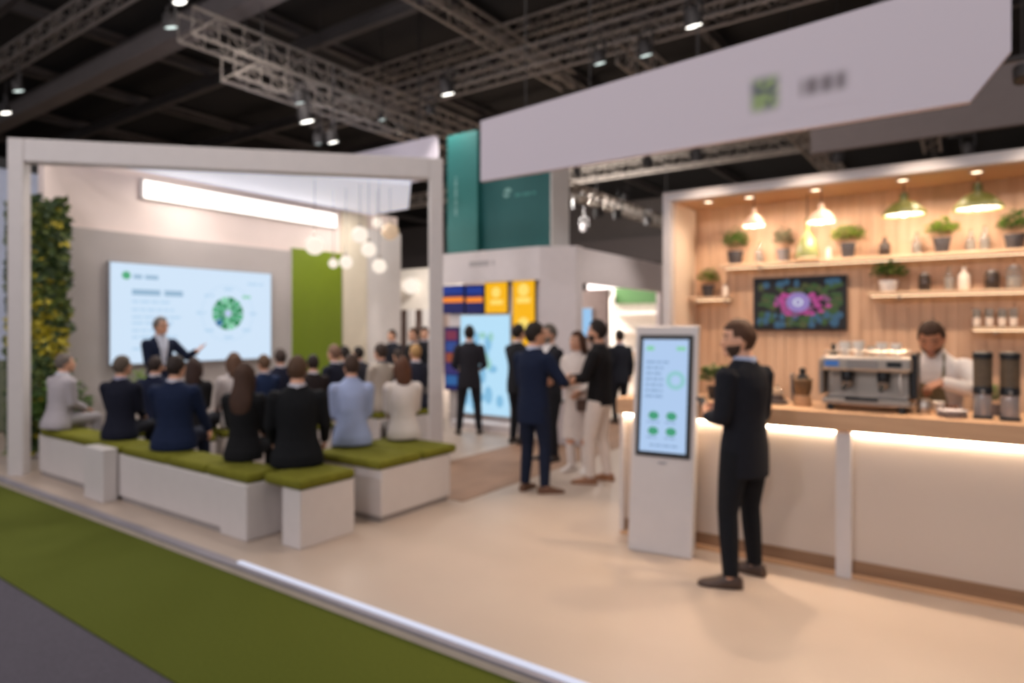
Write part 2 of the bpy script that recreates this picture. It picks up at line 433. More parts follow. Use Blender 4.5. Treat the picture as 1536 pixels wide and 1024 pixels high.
# hall shell
hallw = mat('hall_wall_grey', (104, 95, 92), .9, var=.08, scale=.5)
ceilm = mat('black_ceiling', (30, 28, 28), .95, var=.2, scale=.6)
struct('ceiling', bx(-34, 16, -12, 34, 8.7, 8.8), ceilm)
struct('wall_far', bx(-34, 16, 33.0, 33.2, FZ, 8.7), hallw)
struct('wall_left', bx(-33.2, -33, -12, 33, FZ, 8.7), hallw)
bm_ = mat('painted_beam', (84, 78, 76), .8, var=.1, scale=2)
n = 0
def beam(x0, x1, y0, y1, z0, z1, m=bm_):
    global n; n += 1
    b = MB(); w = .03   # an I-profile
    if x1-x0 > y1-y0:
        b.box(x0, x1, y0, y1, z0, z0+w); b.box(x0, x1, y0, y1, z1-w, z1); ym = (y0+y1)/2; b.box(x0, x1, ym-.012, ym+.012, z0, z1)
    else:
        b.box(x0, x1, y0, y1, z0, z0+w); b.box(x0, x1, y0, y1, z1-w, z1); xm = (x0+x1)/2; b.box(xm-.012, xm+.012, y0, y1, z0, z1)
    struct('beam_%d' % n, b, m)
gird = mat('grey_girder', (112, 104, 101), .75, var=.08, scale=2)
n += 1; struct('beam_%d' % n, bx(-32, 2, 6.05, 6.4, 6.95, 7.35), gird)     # boxed girder
for y, z in ((4.5, 7.7), (7.6, 8.2), (9.4, 8.0), (12.6, 8.0), (16, 8.0), (20, 8.0), (25, 8.0)): beam(-33, 14, y-.08, y+.08, z, z+.3)
for x in (-28, -24, -20, -16.2, -12.4, -8.6, -4.8, -1, 2.8, 6.6): beam(x-.09, x+.09, 0, 33, 8.3, 8.55)

def truss(label, p0, p1, s=.3, name='lighting_truss', hang=(.12, .88)):
    p0, p1 = V(p0), V(p1); L = (p1-p0).length
    o = thing(name, label, 'truss', p0, math.atan2(p1.y-p0.y, p1.x-p0.x))
    for yy in (-s/2, s/2):
        for zz in (0, s): MB().tube([(0, yy, zz), (L, yy, zz)], .028, 8).build('chord', trussm, o, smooth=True)
    b = MB(); k = max(2, int(L/.42)); st = L/k
    for i in range(k):
        for yy in (-s/2, s/2):
            z0, z1 = (0, s) if i % 2 == 0 else (s, 0)
            b.tube([(i*st, yy, z0), ((i+1)*st, yy, z1)], .013, 5)
            b.tube([(i*st, yy, 0), (i*st, yy, s)], .011, 5)
        for zz in (0, s):
            y0, y1 = (-s/2, s/2) if i % 2 == 0 else (s/2, -s/2)
            b.tube([(i*st, y0, zz), ((i+1)*st, y1, zz)], .011, 5)
    b.build('lacing', trussm, o, smooth=True)
    if hang:
        for t in hang:
            MB().tube([(L*t, 0, s), (L*t, 0, 8.68-p0.z)], .012, 6).build('hanging_cable', darkm, o)
    return o
truss('grey lattice truss running above the seminar booth towards the teal tower', (-9.95, 5.35, 6.25), (-9.95, 13.9, 6.25), .42)
truss('lower short lattice truss hanging just below the one above the seminar booth', (-9.35, 5.7, 5.6), (-9.35, 10.6, 5.6), .36)
truss('long lattice truss crossing the hall above the white hanging banner', (-13.5, 10.65, 6.78), (6, 10.65, 6.78), .4)
truss('high dim lattice truss parallel to and above the long crossing one', (-13, 11.4, 7.78), (6, 11.4, 7.78), .4)
truss('high lattice truss running towards the teal tower top from the camera side', (-7.64, 6.9, 7.32), (-7.64, 13.2, 7.32), .34)
truss('short lattice truss behind the top edge of the white hanging banner', (-4.65, 9.95, 6.2), (-4.65, 15, 6.2), .34)
truss('distant low lattice truss seen under the hanging banner beside the white pillar', (-8.4, 13.8, 5.15), (-8.4, 22, 5.15), .3, hang=(.28, .9))
truss('far lattice truss crossing the hall deep behind the seminar booth', (-26, 14.9, 6.8), (-2, 14.9, 6.8), .4)
truss('farthest lattice truss crossing the hall near the end wall', (-26, 19, 6.6), (4, 19, 6.6), .4)
truss('lattice truss under the black ceiling left of the big grey girder', (-20, 5.1, 7.2), (-9.6, 5.1, 7.2), .3)
truss('distant lattice truss above the espresso bar seen under the hanging banner', (-2.6, 10.2, 5.35), (-2.6, 19, 5.35), .3, hang=(.25, .9))
truss('second distant lattice truss above the coffee bar right of its twin', (-.6, 10.2, 5.6), (-.6, 17, 5.6), .3, hang=(.25, .9))

# ---- spot lamps under the ceiling
lens = glow('lamp_lens', (255, 250, 240), 4.5)
lens_s = glow('lamp_lens_soft', (230, 245, 240), 1.6)
def lamp(px, py, zl, r, label, bright=True, top=8.5):
    d = (zl-EYE)*F/(HZ-py); p = at(px, d, zl)
    r *= .78
    o = thing('spot_lamp', label, 'lamp', p, random.uniform(-.5, .5), 'lamps under the hall ceiling')
    T = M.Rotation(R(16), 4, 'X')
    MB().lathe([(r*.55, .42*r/.16*.8), (r*.8, .36*r/.16*.8), (r, .08), (r*1.05, 0), (r*.96, 0), (r*.9, .05)], 16, T).build('housing', darkm, o, smooth=True)
    MB().lathe([(r*.88, .010), (r*.88, .03)], 16, T).build('lens', lens if bright else lens_s, o)
    b = MB(); h = .42*r/.16
    for q in (-1, 1): b.box(q*r*1.12-.008, q*r*1.12+.008, -.02, .02, .1, h+.08)
    b.box(-r*1.12, r*1.12, -.02, .02, h+.07, h+.09); b.build('bracket', darkm, o)
    MB().tube([(0, 0, h+.08), (0, 0, min(top, 8.6)-zl)], .012, 6).build('stem', darkm, o)
    return p
BIG = []
for a in [
  (672, 142, 5.9, .17, 'bright white spot lamp hanging above the top of the teal tower', True, 6.3),
  (1041, 40, 5.9, .16, 'bright white spot lamp hanging above the middle of the hanging banner', True, 6.3),
  (1326, 16, 5.9, .14, 'bright white spot lamp above the logo end of the hanging banner', True, 6.3),
  (270, 4, 6.4, .13, 'small spot lamp above the end of the big grey girder', True, 8),
  (257, 42, 6.3, .13, 'small spot lamp beside the near end of the seminar booth truss', False, 7),
  (28, 137, 6.3, .13, 'small spot lamp under the grey girder, the upper of two', False, 7),
  (9, 170, 6.3, .14, 'small spot lamp under the grey girder, the lower of two', True, 7),
  (450, 155, 5.4, .12, 'small dim spot lamp under the lower seminar truss, nearest its near end', False, 5.6),
  (461, 183, 5.0, .15, 'bright spot lamp hanging lowest under the short seminar truss', True, 5.6),
  (478, 216, 5.0, .11, 'small dim lamp just above the white frame of the seminar booth', False, 6),
  (500, 214, 4.75, .12, 'small bright lamp just above the white frame of the seminar booth', True, 6),
  (574, 180, 5.8, .10, 'tiny dim lamp under the far end of the seminar truss', False, 6.3),
  (602, 200, 5.8, .12, 'small bright lamp above the right end of the white booth frame', True, 6.3),
  (646, 171, 5.8, .11, 'small dim lamp between the seminar truss and the teal tower', False, 6.3),
  (900, 96, 5.85, .13, 'dim lamp at the junction of the two trusses behind the banner', False, 6.3),
  (969, 84, 5.85, .14, 'dim hanging lamp close above the banner edge below the long truss', False, 6.3),
  (1045, 241, 4.6, .13, 'bright lamp seen under the banner just above the bar frame corner', True, 8),
  (1255, 243, 4.6, .13, 'bright lamp seen under the banner above the middle of the bar frame', True, 8),
  (1430, 206, 4.6, .11, 'bright small lamp in front of the grey beam above the bar', True, 8),
  (1452, 230, 4.4, .10, 'dim small lamp right above the bar frame near its right end', False, 8),
  (971, 250, 5.0, .13, 'bright lamp in the dark gap between the white pillar and the bar', True, 8),
  (846, 267, 5.5, .12, 'dim lamp close to the top of the white pillar, nearer the pillar', False, 8),
  (866, 263, 5.2, .11, 'faint lamp close to the top of the white pillar, farther from it', False, 8),
  (865, 312, 5.0, .14, 'dim round lamp under the distant truss beside the white pillar', False, 5.3),
  (899, 325, 4.55, .14, 'dim round lamp in the middle of the distant truss', False, 5.3),
  (927, 328, 4.55, .14, 'dim round lamp farther along the distant truss', False, 5.3),
  (972, 336, 4.8, .15, 'dim lamp at the far end of the distant truss beside the bar', False, 5.3),
  (876, 346, 4.6, .14, 'lowest dim lamp in the dark gap beside the white pillar', False, 5.3),
  (940, 300, 5.0, .12, 'dim lamp above the far end of the distant truss', False, 8)]:
    p = lamp(*a)
    if a[3] >= .12 and a[5]: BIG.append(p)

# ---- white hanging banner with a printed mark
def smear(name, kind):
    """banner fabric with a soft printed mark (object coordinates, metres)"""
    m = bpy.data.materials.new(name); m.use_nodes = True; nt = m.node_tree; b = nt.nodes['Principled BSDF']
    b.inputs['Roughness'].default_value = .8
    tc = nt.nodes.new('ShaderNodeTexCoord'); sx = nt.nodes.new('ShaderNodeSeparateXYZ'); nt.links.new(tc.outputs['Object'], sx.inputs[0])
    def mth(op, *a):
        q = nt.nodes.new('ShaderNodeMath'); q.operation = op
        for i, v in enumerate(a):
            if hasattr(v, 'is_linked'): nt.links.new(v, q.inputs[i])
            else: q.inputs[i].default_value = v
        return q.outputs[0]
    def fall(o, hw, soft):
        q = nt.nodes.new('ShaderNodeMapRange'); q.interpolation_type = 'SMOOTHSTEP'
        nt.links.new(mth('ABSOLUTE', o), q.inputs['Value'])
        q.inputs['From Min'].default_value = hw+soft; q.inputs['From Max'].default_value = hw-soft
        return q.outputs[0]
    def mix(f, A, B):
        q = nt.nodes.new('ShaderNodeMix'); q.data_type = 'RGBA'; nt.links.new(f, q.inputs['Factor'])
        for i, v in ((6, A), (7, B)):
            if isinstance(v, tuple): q.inputs[i].default_value = (*lin(v), 1)
            else: nt.links.new(v, q.inputs[i])
        return q.outputs[2]
    base = (205, 196, 205)
    x, z = sx.outputs['X'], sx.outputs['Z']
    if kind == 'icon':
        f = mth('MULTIPLY', fall(x, .10, .05), fall(z, .125, .055))
        n1 = nt.nodes.new('ShaderNodeTexNoise'); n1.inputs['Scale'].default_value = 9; nt.links.new(tc.outputs['Object'], n1.inputs['Vector'])
        r = nt.nodes.new('ShaderNodeValToRGB'); r.color_ramp.elements[0].color = (*lin((66, 86, 78)), 1); r.color_ramp.elements[1].color = (*lin((128, 156, 84)), 1)
        r.color_ramp.elements[0].position = .4; r.color_ramp.elements[1].position = .6
        nt.links.new(n1.outputs['Fac'], r.inputs['Fac'])
        col = mix(mth('MULTIPLY', f, .85), base, r.outputs['Color'])
    else:
        w = mth('ADD', mth('MULTIPLY', mth('SINE', mth('MULTIPLY', x, 62.)), .16), .78)
        f = mth('MULTIPLY', mth('MULTIPLY', fall(x, .155, .05), fall(z, .062, .05)), w)
        col = mix(mth('MULTIPLY', f, .95), base, (112, 104, 108))
    nt.links.new(col, b.inputs['Base Color'])
    return m
banner_m = mat('white_banner_fabric', (205, 196, 205), .8, var=0)
YB = 5.2
bn = thing('hanging_banner', 'big white hanging banner with blurred green logo above the bar counter', 'banner', (0, YB, 0))
zb, zt, x0, x1 = 3.22, 3.83, -4.03, .235
b = MB(); b.poly([(x0, 0, zb), (.02, 0, zb), (x1, 0, 3.50), (x1, 0, 4.05), (x0+.0, 0, zt-.0)], (0, .06, 0))
b.build('front_panel', banner_m, bn)
for xx in (-3.5, -1.8, -.2): MB().tube([(xx, .03, zt-.05), (xx, .03, 8.69)], .006, 6).build('suspension_wire', darkm, bn)
lx = at(1147, 1).x/at(1147, 1).y*YB; l2 = at(1228, 1).x/at(1228, 1).y*YB
MB().box(-.19, .19, 0, .001, -.23, .23).build('logo_icon', smear('printed_icon', 'icon'), bn, loc=(lx, -.0014, 3.535))
MB().box(-.185, .30, 0, .001, -.17, .17).build('logo_lettering', smear('printed_letters', 'text'), bn, loc=(l2+.03, -.0014, 3.525))
fb = thing('grey_fascia', 'grey hanging fascia behind the white banner above the bar', 'banner', (0, 8.0, 0))
gf = mat('grey_fascia_fabric', (112, 102, 100), .85, var=.03)
bx(-1.45, 6, 0, .08, 3.72, 4.35).build('panel', gf, fb)
for xx in (-.6, 2.0): MB().tube([(xx, .04, 4.35), (xx, .04, 8.69)], .008, 6).build('suspension_wire', darkm, fb)
fb = thing('white_fascia', 'white hanging fascia behind the right end of the seminar booth frame', 'banner', (0, 9.12, 0))
MB().poly([(-12.2, 0, 4.55), (-8.12, 0, 4.55), (-8.12, 0, 5.33), (-12.2, 0, 5.33)], (0, .08, 0)).build('panel', banner_m, fb)
for xx in (-11.5, -8.6): MB().tube([(xx, .04, 5.3), (xx, .04, 8.69)], .008, 6).build('suspension_wire', darkm, fb)

# ---------------------------------------------------------------- seminar booth
WX = -10.15
struct('wall_stage', bx(WX-.15, WX, 3.5, 8.62, 0, 3.14), greyw)
struct('wall_stage_upper', bx(WX-.25, WX-.06, 3.55, 10.2, 3.14, 4.14), mat('warm_white_wall', (226, 208, 200), .75, var=.03, scale=2))
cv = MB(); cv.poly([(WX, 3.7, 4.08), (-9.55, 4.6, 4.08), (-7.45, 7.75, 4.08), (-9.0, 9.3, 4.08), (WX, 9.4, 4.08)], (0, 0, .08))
struct('ceiling_canopy', cv, mat('canopy_added_glow', (216, 220, 236), .6, var=.0, emit=.42))  # emission added to brighten the canopy in place of uplight
lb = thing('light_box', 'long white glowing light box on the wall above the stage screen', 'light', (WX-.056, 6.65, 3.68))
bx(0, .05, -1.86, 1.86, 0, .30).build('housing', white, lb, bev=.006)
bx(-.003, 0, -.2, .2, .1, .2).build('wall_mount', steel, lb)
bx(.05, .056, -1.82, 1.82, .02, .28).build('diffuser', glow('lightbox_white', (255, 248, 240), 2.6), lb)
# white portal frame
HF = 3.95
pf = thing('portal_arch', 'white square-section portal frame standing at the front of the seminar booth', 'frame', (0, 0, 0))
a0, a1 = V((-9.14, 2.93, 0)), V((-5.72, 6.42, 0)); dv = (a1-a0).normalized(); an = math.atan2(dv.y, dv.x)
XF = M.Translation(a0) @ M.Rotation(an, 4, 'Z'); LF = (a1-a0).length
MB().box(-.085, .085, -.085, .085, 0, HF, XF).build('post', white, pf, bev=.012)
MB().box(LF-.09, LF+.09, -.085, .085, 0, HF, XF).build('post', white, pf, bev=.012)
MB().box(.085, LF-.09, -.085, .085, HF-.27, HF, XF).build('crossbeam', white, pf, bev=.012)
# columns at the end of the stage wall
struct('wall_stage_return', MB().box(WX-.3, WX+.02, 8.62, 9.25, 0, 4.05), mat('cream_wall', (224, 212, 190), .7, var=.02))
struct('column_stage', bx(WX-.5, WX-.05, 9.3, 10.3, 0, 3.8), whitew)
# green wall panel
gpn = thing('green_wall_panel', 'plain bright green panel on the stage wall right of the screen', 'wall panel', (WX, 7.97, 0))
bx(0, .05, -.55, .6, .05, 3.2).build('face', mat('lime_paint', (112, 130, 14), .6, var=.03), gpn, bev=.004)
bx(-.0, .03, -.57, -.55, .05, 3.2).build('side_trim', white, gpn)
# stage dais
struct('stage_dais', bx(WX, -8.5, 3.9, 8.6, 0, .15), mat('dais_beige', (196, 182, 172), .6))
# presentation screen
sc = thing('presentation_screen', 'large bright presentation screen with green wheel chart on the stage wall', 'screen', (WX, 5.645, 1.945), -pi/2 + pi)
# local x runs along +Y of the wall seen from the audience (left -> right), local -y points out
SX = M.Rotation(0, 4, 'Z')
sc.rotation_euler.z = pi/2
W2, H2 = 1.315, .74
bx(-W2-.02, W2+.02, -.06, -.005, -H2-.02, H2+.02).build('bezel', mat('bezel_grey', (150, 148, 152), .5), sc)
bx(-.4, .4, -.005, 0, -.3, .3).build('wall_mount', steel, sc)
bx(-W2, W2, -.066, -.06, -H2, H2).build('display', glow('slide_pale_blue', (208, 228, 248), 1.0), sc)
Y0 = -.0665
gD, gM, gL, gB = glow('slide_green', (46, 150, 92), .8), glow('slide_green_mid', (84, 178, 128), .9), glow('slide_green_light', (130, 205, 165), 1.0), glow('slide_blue', (52, 120, 165), .8)
txt = glow('slide_text_blue', (150, 182, 208), 1.0); txt2 = glow('slide_text_pale', (176, 204, 228), 1.1)
def words_line(x, z, w, h, m, name='text_line', par=None, y=Y0, seed=0):
    rr = random.Random(seed); b = MB(); q = x
    while q < x+w-.02:
        l = min(rr.uniform(h*1.6, h*5), x+w-q); b.box(q, q+l, y-.002, y, z-h/2, z+h/2); q += l+h*.7
    return b.build(name, m, par)
lg = MB(); lg.disc((-1.10, Y0, .56), 0, .06, 0, 2*pi, n=18); lg.build('slide_logo', gM, sc)
words_line(-1.0, .55, .36, .06, txt, 'logo_lettering', sc, seed=1)
words_line(-1.02, .32, .76, .085, txt, 'slide_title', sc, seed=2)
for i, (zz, w) in enumerate(((.18, .55), (.06, .62), (-.05, .72), (-.14, .60), (-.25, .48), (-.35, .66), (-.52, .22))):
    words_line(-1.02, zz, w, .038, txt2, 'text_line', sc, seed=3+i)
words_line(.86, .54, .3, .04, txt2, 'page_note', sc, seed=20)
ch = MB()
cx, cz = .50, .03
cm = [gD, gM, gL, gB]
for i in range(12):
    ch.mi = [0, 1, 0, 2, 0, 1, 1, 3, 0, 2, 0, 1][i]
    ch.disc((cx, Y0, cz), .10, .275, 2*pi*i/12+.03, 2*pi*(i+1)/12-.03, n=5)
    ch.mi = [1, 0, 2, 0, 1, 0, 0, 0, 2, 0, 1, 0][i]
    ch.disc((cx, Y0-.001, cz), .055, .17, 2*pi*i/12+.12, 2*pi*(i+1)/12+.0, n=4)
ch.build('wheel_chart', cm, sc)
MB().disc((cx, Y0, cz), .0, .05, 0, 2*pi, n=16).build('wheel_hub', glow('slide_lilac', (190, 200, 240), 1.0), sc)
rg = MB(); rg.disc((cx, Y0, cz), .455, .462, 0, 2*pi, n=48); rg.build('outer_ring', txt2, sc)
for i in range(8):
    q = 2*pi*i/8+pi/2
    words_line(cx+.47*cos(q)-.07, cz+.40*sin(q), .15, .045, gL if i == 7 else txt2, 'chart_label', sc, seed=30+i)

# living wall
lw = thing('living_wall', 'tall narrow living wall of dense green and yellow foliage beside the white frame', 'plant wall', (WX+.02, 3.45, 0))
bx(0, .1, -.28, .28, .15, 3.42).build('backing_panel', mat('dark_felt', (30, 34, 22), .95), lw)
fol = [mat('leaf_dark', (40, 62, 22), .6, var=.3, scale=9), mat('leaf_mid', (78, 92, 24), .6, var=.25, scale=9), mat('leaf_yellow', (176, 160, 30), .6, var=.2, scale=9), mat('leaf_light', (116, 130, 70), .6, var=.2, scale=9)]
def leaf(b, p, d, up, l, w):
    d = d.normalized(); s = d.cross(up)
    s = s.normalized() if s.length > 1e-4 else d.orthogonal().normalized(); n_ = s.cross(d)
    b.add([p, p+d*l*.5+s*w+n_*l*.06, p+d*l-n_*l*.12, p+d*l*.5-s*w+n_*l*.06], [(0, 1, 2, 3)])
b = MB(); rr = random.Random(3)
for i in range(2600):
    yy = rr.uniform(-.28, .28); zz = rr.uniform(.15, 3.42)
    k = rr.random(); band = 1.45 < zz + .25*sin(yy*9) < 1.95
    b.mi = 2 if (band and k < .6) else (3 if (1.0 < zz < 1.5 and k < .4) else (1 if k < .42 else (2 if k > .93 else 0)))
    a = rr.uniform(0, 6.28)
    leaf(b, V((.09+rr.uniform(0, .06), yy, zz)), V((rr.uniform(.3, 1), cos(a), sin(a)*.9-.2)), V((1, 0, .3)), rr.uniform(.08, .17), rr.uniform(.025, .05))
b.build('foliage', fol, lw)
# second, shorter face turned to the camera side
b = MB()
for i in range(700):
    xx = rr.uniform(.0, .12); zz = rr.uniform(.15, 3.42); k = rr.random(); a = rr.uniform(0, 6.28)
    b.mi = 1 if k < .4 else (2 if 1.45 < zz < 1.95 and k < .8 else 0)
    leaf(b, V((xx, -.28-rr.uniform(0, .03), zz)), V((cos(a)*.7, -rr.uniform(.3, 1), sin(a)*.9)), V((0, -1, .2)), rr.uniform(.07, .13), rr.uniform(.025, .045))
b.build('side_foliage', fol, lw)

# potted plants -------------------------------------------------------
soil = mat('soil', (48, 36, 28), .95)
def plant_mesh(b, kind, r, h, seed, base):
    q = random.Random(seed)
    N = {'bush': 260, 'grass': 170, 'palm': 16, 'fern': 60}[kind]
    for i in range(N):
        a = q.uniform(0, 2*pi); el = math.asin(q.uniform(-.15, 1)) if kind == 'bush' else q.uniform(.55, 1.45)
        if kind == 'bush':
            c = V((r*cos(a)*cos(el), r*sin(a)*cos(el), base+h*.42+h*.55*sin(el)))*1.0
            c = V((0, 0, base+h*.3)).lerp(c, q.uniform(.45, 1)); b.mi = 0 if q.random() < .5 else 1
            leaf(b, c, V((cos(a), sin(a), q.uniform(-.2, .9))), V((0, 0, 1)), q.uniform(.3, .5)*r, q.uniform(.1, .16)*r)
        elif kind == 'grass':
            d = V((cos(a)*cos(el), sin(a)*cos(el), sin(el))); p = V((q.uniform(-.3, .3)*r, q.uniform(-.3, .3)*r, base)); l = h*q.uniform(.7, 1.05)
            b.mi = 0 if q.random() < .5 else 1
            m_ = p+d*l*.55; e_ = p+d*l+V((cos(a), sin(a), -.6))*l*.12; s = V((-sin(a), cos(a), 0))*r*.07
            b.add([p-s, p+s, m_+s*.9, e_, m_-s*.9], [(0, 1, 2, 4), (4, 2, 3)])
        else:
            d = V((cos(a)*cos(el), sin(a)*cos(el), sin(el))); l = h*q.uniform(.75, 1.1); prev = V((0, 0, base))
            b.mi = 0 if q.random() < .6 else 1
            for k in range(1, 9):
                t = k/8; p = V((0, 0, base)) + d*l*t + V((cos(a)*.25, sin(a)*.25, -.55))*l*t*t*.55
                b.tube([prev, p], .006, 4)
                for s in (-1, 1):
                    v = (V((-sin(a), cos(a), 0))*s + (p-prev).normalized()*.7).normalized()
                    leaf(b, p, v+V((0, 0, -.2)), V((0, 0, 1)), l*.34*(1-.5*abs(t-.45)), l*.022)
                prev = p
def pot_plant(label, loc, r, ph, fr, fh, kind, pot, leaves, seed, group=None, name='potted_plant', cat='plant'):
    o = thing(name, label, cat, loc, random.uniform(0, 6), group)
    MB().lathe([(r*.72, 0), (r*.76, .004), (r, ph-.012), (r*1.04, ph-.012), (r*1.04, ph), (r*.9, ph), (r*.88, ph-.03)], 20).build('pot', pot, o, smooth=True)
    MB().lathe([(r*.88, ph-.03), (r*.6, ph-.018)], 14).build('soil', soil, o)
    b = MB(); plant_mesh(b, kind, fr, fh*(1.3 if kind == 'bush' else 1), seed, ph-.02); b.build('foliage', leaves, o)
    return o
LG1 = [mat('herb_green', (104, 132, 44), .6, var=.25, scale=20), mat('herb_bright', (128, 150, 50), .6, var=.2, scale=20)]
LG2 = [mat('plant_deep', (62, 96, 34), .6, var=.25, scale=20), mat('plant_mid', (84, 116, 38), .6, var=.2, scale=20)]
LG3 = [mat('sage_green', (110, 122, 92), .6, var=.2, scale=20), mat('sage_dark', (84, 98, 72), .6, var=.2, scale=20)]
dpot = mat('charcoal_pot', (58, 54, 56), .6); wpot = mat('white_pot', (222, 212, 204), .5); gpot = mat('grey_pot', (122, 116, 118), .6)
pot_plant('leafy potted palm on the floor at the foot of the bright green wall panel', (-9.4, 7.25, .15), .2, .42, .5, .72, 'palm', wpot, LG2, 5)
pot_plant('low dark bush in a white pot at the foot of the living wall', (-9.5, 3.5, 0), .22, .4, .3, .55, 'bush', wpot, LG2, 6)
pot_plant('small shrub in a white pot between two seated men left of the screen', (-9.75, 4.55, .15), .16, .45, .2, .42, 'bush', wpot, LG1, 8)

# globe pendants beside the stage
gb = glow('opal_globe', (255, 240, 224), 1.05); gb2 = mat('amber_glass', (205, 178, 150), .2, emit=.5, var=0)
for px, py, d, r, lab, m in ((472, 368, 10.3, .15, 'opal globe pendant hanging in front of the bright green panel', gb), (540, 352, 10.6, .135, 'opal globe pendant, highest of the cluster beside the cream column', gb),
      (553, 374, 10.4, .12, 'opal globe pendant, middle one of the cluster beside the column', gb), (585, 347, 10.8, .145, 'amber glass globe pendant at the top of the cluster', gb2), (566, 334, 11.0, .09, 'tiny opal globe pendant behind the amber globe', gb),
      (569, 399, 10.4, .115, 'opal globe pendant hanging lowest of the cluster', gb), (500, 395, 11, .08, 'small opal globe pendant at the edge of the green panel', gb), (519, 393, 10.9, .11, 'opal globe pendant in front of the cream wall return', gb)):
    p = at(px, d); z = EYE+(HZ-py)/F*d
    o = thing('globe_pendant', lab, 'pendant lamp', (p.x, p.y, z), 0, 'globe pendants beside the stage')
    MB().ball((0, 0, 0), r, 20, 14).build('globe', m, o, smooth=True)
    MB().lathe([(.03, r-.012), (.03, r+.05), (.012, r+.06)], 12).build('cap', steel, o)
    top = 4.08 if p.x < -7.6 and (p.x+7.45)*1.0+(p.y-7.75)*1.0 < .0+1.0 and p.y < 9.3 else 8.3
    MB().tube([(0, 0, r+.05), (0, 0, top-z)], .004, 5).build('cable', darkm, o)

# ---------------------------------------------------------------- benches
cush = mat('olive_cushion', (106, 104, 33), .9, var=.12, scale=14, bump=.15, spec=.15)
def cushion(label, x0, x1, y0, y1, z0, h=.085):
    o = bx(-(x1-x0)/2, (x1-x0)/2, -(y1-y0)/2, (y1-y0)/2, 0, h).build('seat_cushion', cush, None, loc=((x0+x1)/2, (y0+y1)/2, z0), bev=.034, seg=4)
    for p in o.data.polygons: p.use_smooth = True
    return tag(o, label, 'cushion', 'olive bench cushions')
kick = mat('grey_kick_plate', (150, 143, 140), .6)
def bench(label, x0, x1, y0, y1, h, ends=(), kicks=True, gr='white box benches'):
    o = thing('bench', label, 'bench', ((x0+x1)/2, (y0+y1)/2, 0), 0, gr)
    w, l = (x1-x0)/2, (y1-y0)/2
    bx(-w+.02, w-.02, -l+.02, l-.02, 0, .05).build('kick_plate', kick, o)
    bx(-w, w, -l, l, .05 if kicks else 0, h).build('box', white, o, bev=.008)
    return o
BH = .46
bench('long white box bench at the front nearest the left post of the frame', -9.0, -6.99, 3.08, 3.44, BH)
tag(bx(-.21, .21, -.07, .07, 0, .53).build('end_block', white, None, loc=(-7.2, 3.0, 0), bev=.01), 'white upright block between the two front box benches', 'block')
bench('long white box bench under the navy suited sitters along the platform edge', -6.97, -5.17, 3.08, 3.44, BH)
tag(bx(-.19, .19, -.21, .21, 0, BH).build('end_block', white, None, loc=(-4.97, 3.28, 0), bev=.01), 'white upright block closing the right end of the front bench row', 'block')
cushion('olive cushion under the man in the light grey jacket', -9.0, -8.2, 3.09, 3.44, BH)
cushion('olive cushion under the man seated beside the white upright block', -8.18, -7.0, 3.09, 3.44, BH)
cushion('olive cushion under the broad man in the navy suit on the front bench', -6.96, -6.1, 3.09, 3.44, BH)
cushion('empty-fronted olive cushion between the navy man and the long haired woman', -6.08, -5.44, 3.09, 3.44, BH)
cushion('olive cushion under the woman with long brown hair in black', -5.42, -4.79, 3.09, 3.44, BH)
e = thing('bench', 'short white box bench at the corner under the man in black', 'bench', (-4.49, 3.48, 0), 0, 'white box benches')
bx(.0, .23, -.28, .27, 0, BH).build('end_panel', white, e, bev=.008)
bx(-.24, .0, -.05, .27, 0, BH-.02).build('box', white, e, bev=.006)
cushion('olive cushion on the short corner bench under the man in black', -4.73, -4.25, 3.19, 3.76, BH)
bench('white box bench on the right under the man in the light blue shirt', -5.06, -4.26, 4.06, 5.0, .47)
cushion('olive cushion under the man in the light blue shirt', -5.15, -4.25, 4.02, 4.58, .47)
cushion('olive cushion under the woman in the cream blouse', -5.15, -4.25, 4.6, 5.1, .47)

def stool(i, x, y, rz, label):
    o = thing('stool', label, 'stool', (x, y, 0), rz, 'white cube stools')
    bx(-.2, .2, -.17, .17, 0, BH).build('box', white, o, bev=.008)
    c = bx(-.205, .205, -.175, .175, BH, BH+.085).build('seat_cushion', cush, o, bev=.034, seg=4)
    for p in c.data.polygons: p.use_smooth = True
# ---------------------------------------------------------------- neighbouring booth behind
teal = mat('teal_panel', (10, 84, 84), .6, var=.04); teal2 = mat('teal_panel_light', (36, 110, 106), .6, var=.04)
YC = 9.0
def xat(px, Y): q = at(px, 1); return q.x/q.y*Y
tt = thing('teal_tower', 'tall teal tower sign standing above the neighbouring white booth', 'sign', (0, YC, 0))
xa, xb, xc = xat(672, YC)-.02, xat(716, YC), xat(820, YC)
bx(xa, xb, 0, .68, 3.09, 5.22).build('light_panel', teal2, tt); bx(xb, xc, .12, .68, 3.09, 5.12).build('dark_panel', teal, tt); bx(xc, xc+.02, .12, .70, 3.09, 5.14).build('white_side_panel', whitew, tt)
wm2 = mat('pale_print', (120, 165, 160), .6, var=0)
words_line(0, 0, .7, .045, wm2, 'vertical_lettering', tt, y=0, seed=50).matrix_local = M.Translation((xat(684, YC), -.003, 3.75)) @ M.Rotation(-pi/2, 4, 'Y')
b = MB(); xi = xat(762, YC+.12); b.disc((xi, .119, 4.06), 0, .085, .3, 2.9, n=8); b.disc((xi-.03, .119, 4.05), .02, .07, 3.2, 6.0, n=8); b.build('emblem', wm2, tt)
words_line(xi+.15, 4.0, .42, .05, mat('teal_print', (60, 128, 124), .6, var=0), 'lettering', tt, y=.118, seed=51)
nb = thing('exhibit_booth', 'white neighbouring booth with fascia, corner pillar and screens behind the talking people', 'booth', (0, YC, 0))
X0, X1 = xat(658, YC), xat(809, YC)
fasc = mat('booth_white', (212, 202, 202), .7, var=.02)
bx(X0, X1, 0, .1, 2.53, 3.08).build('fascia', fasc, nb)
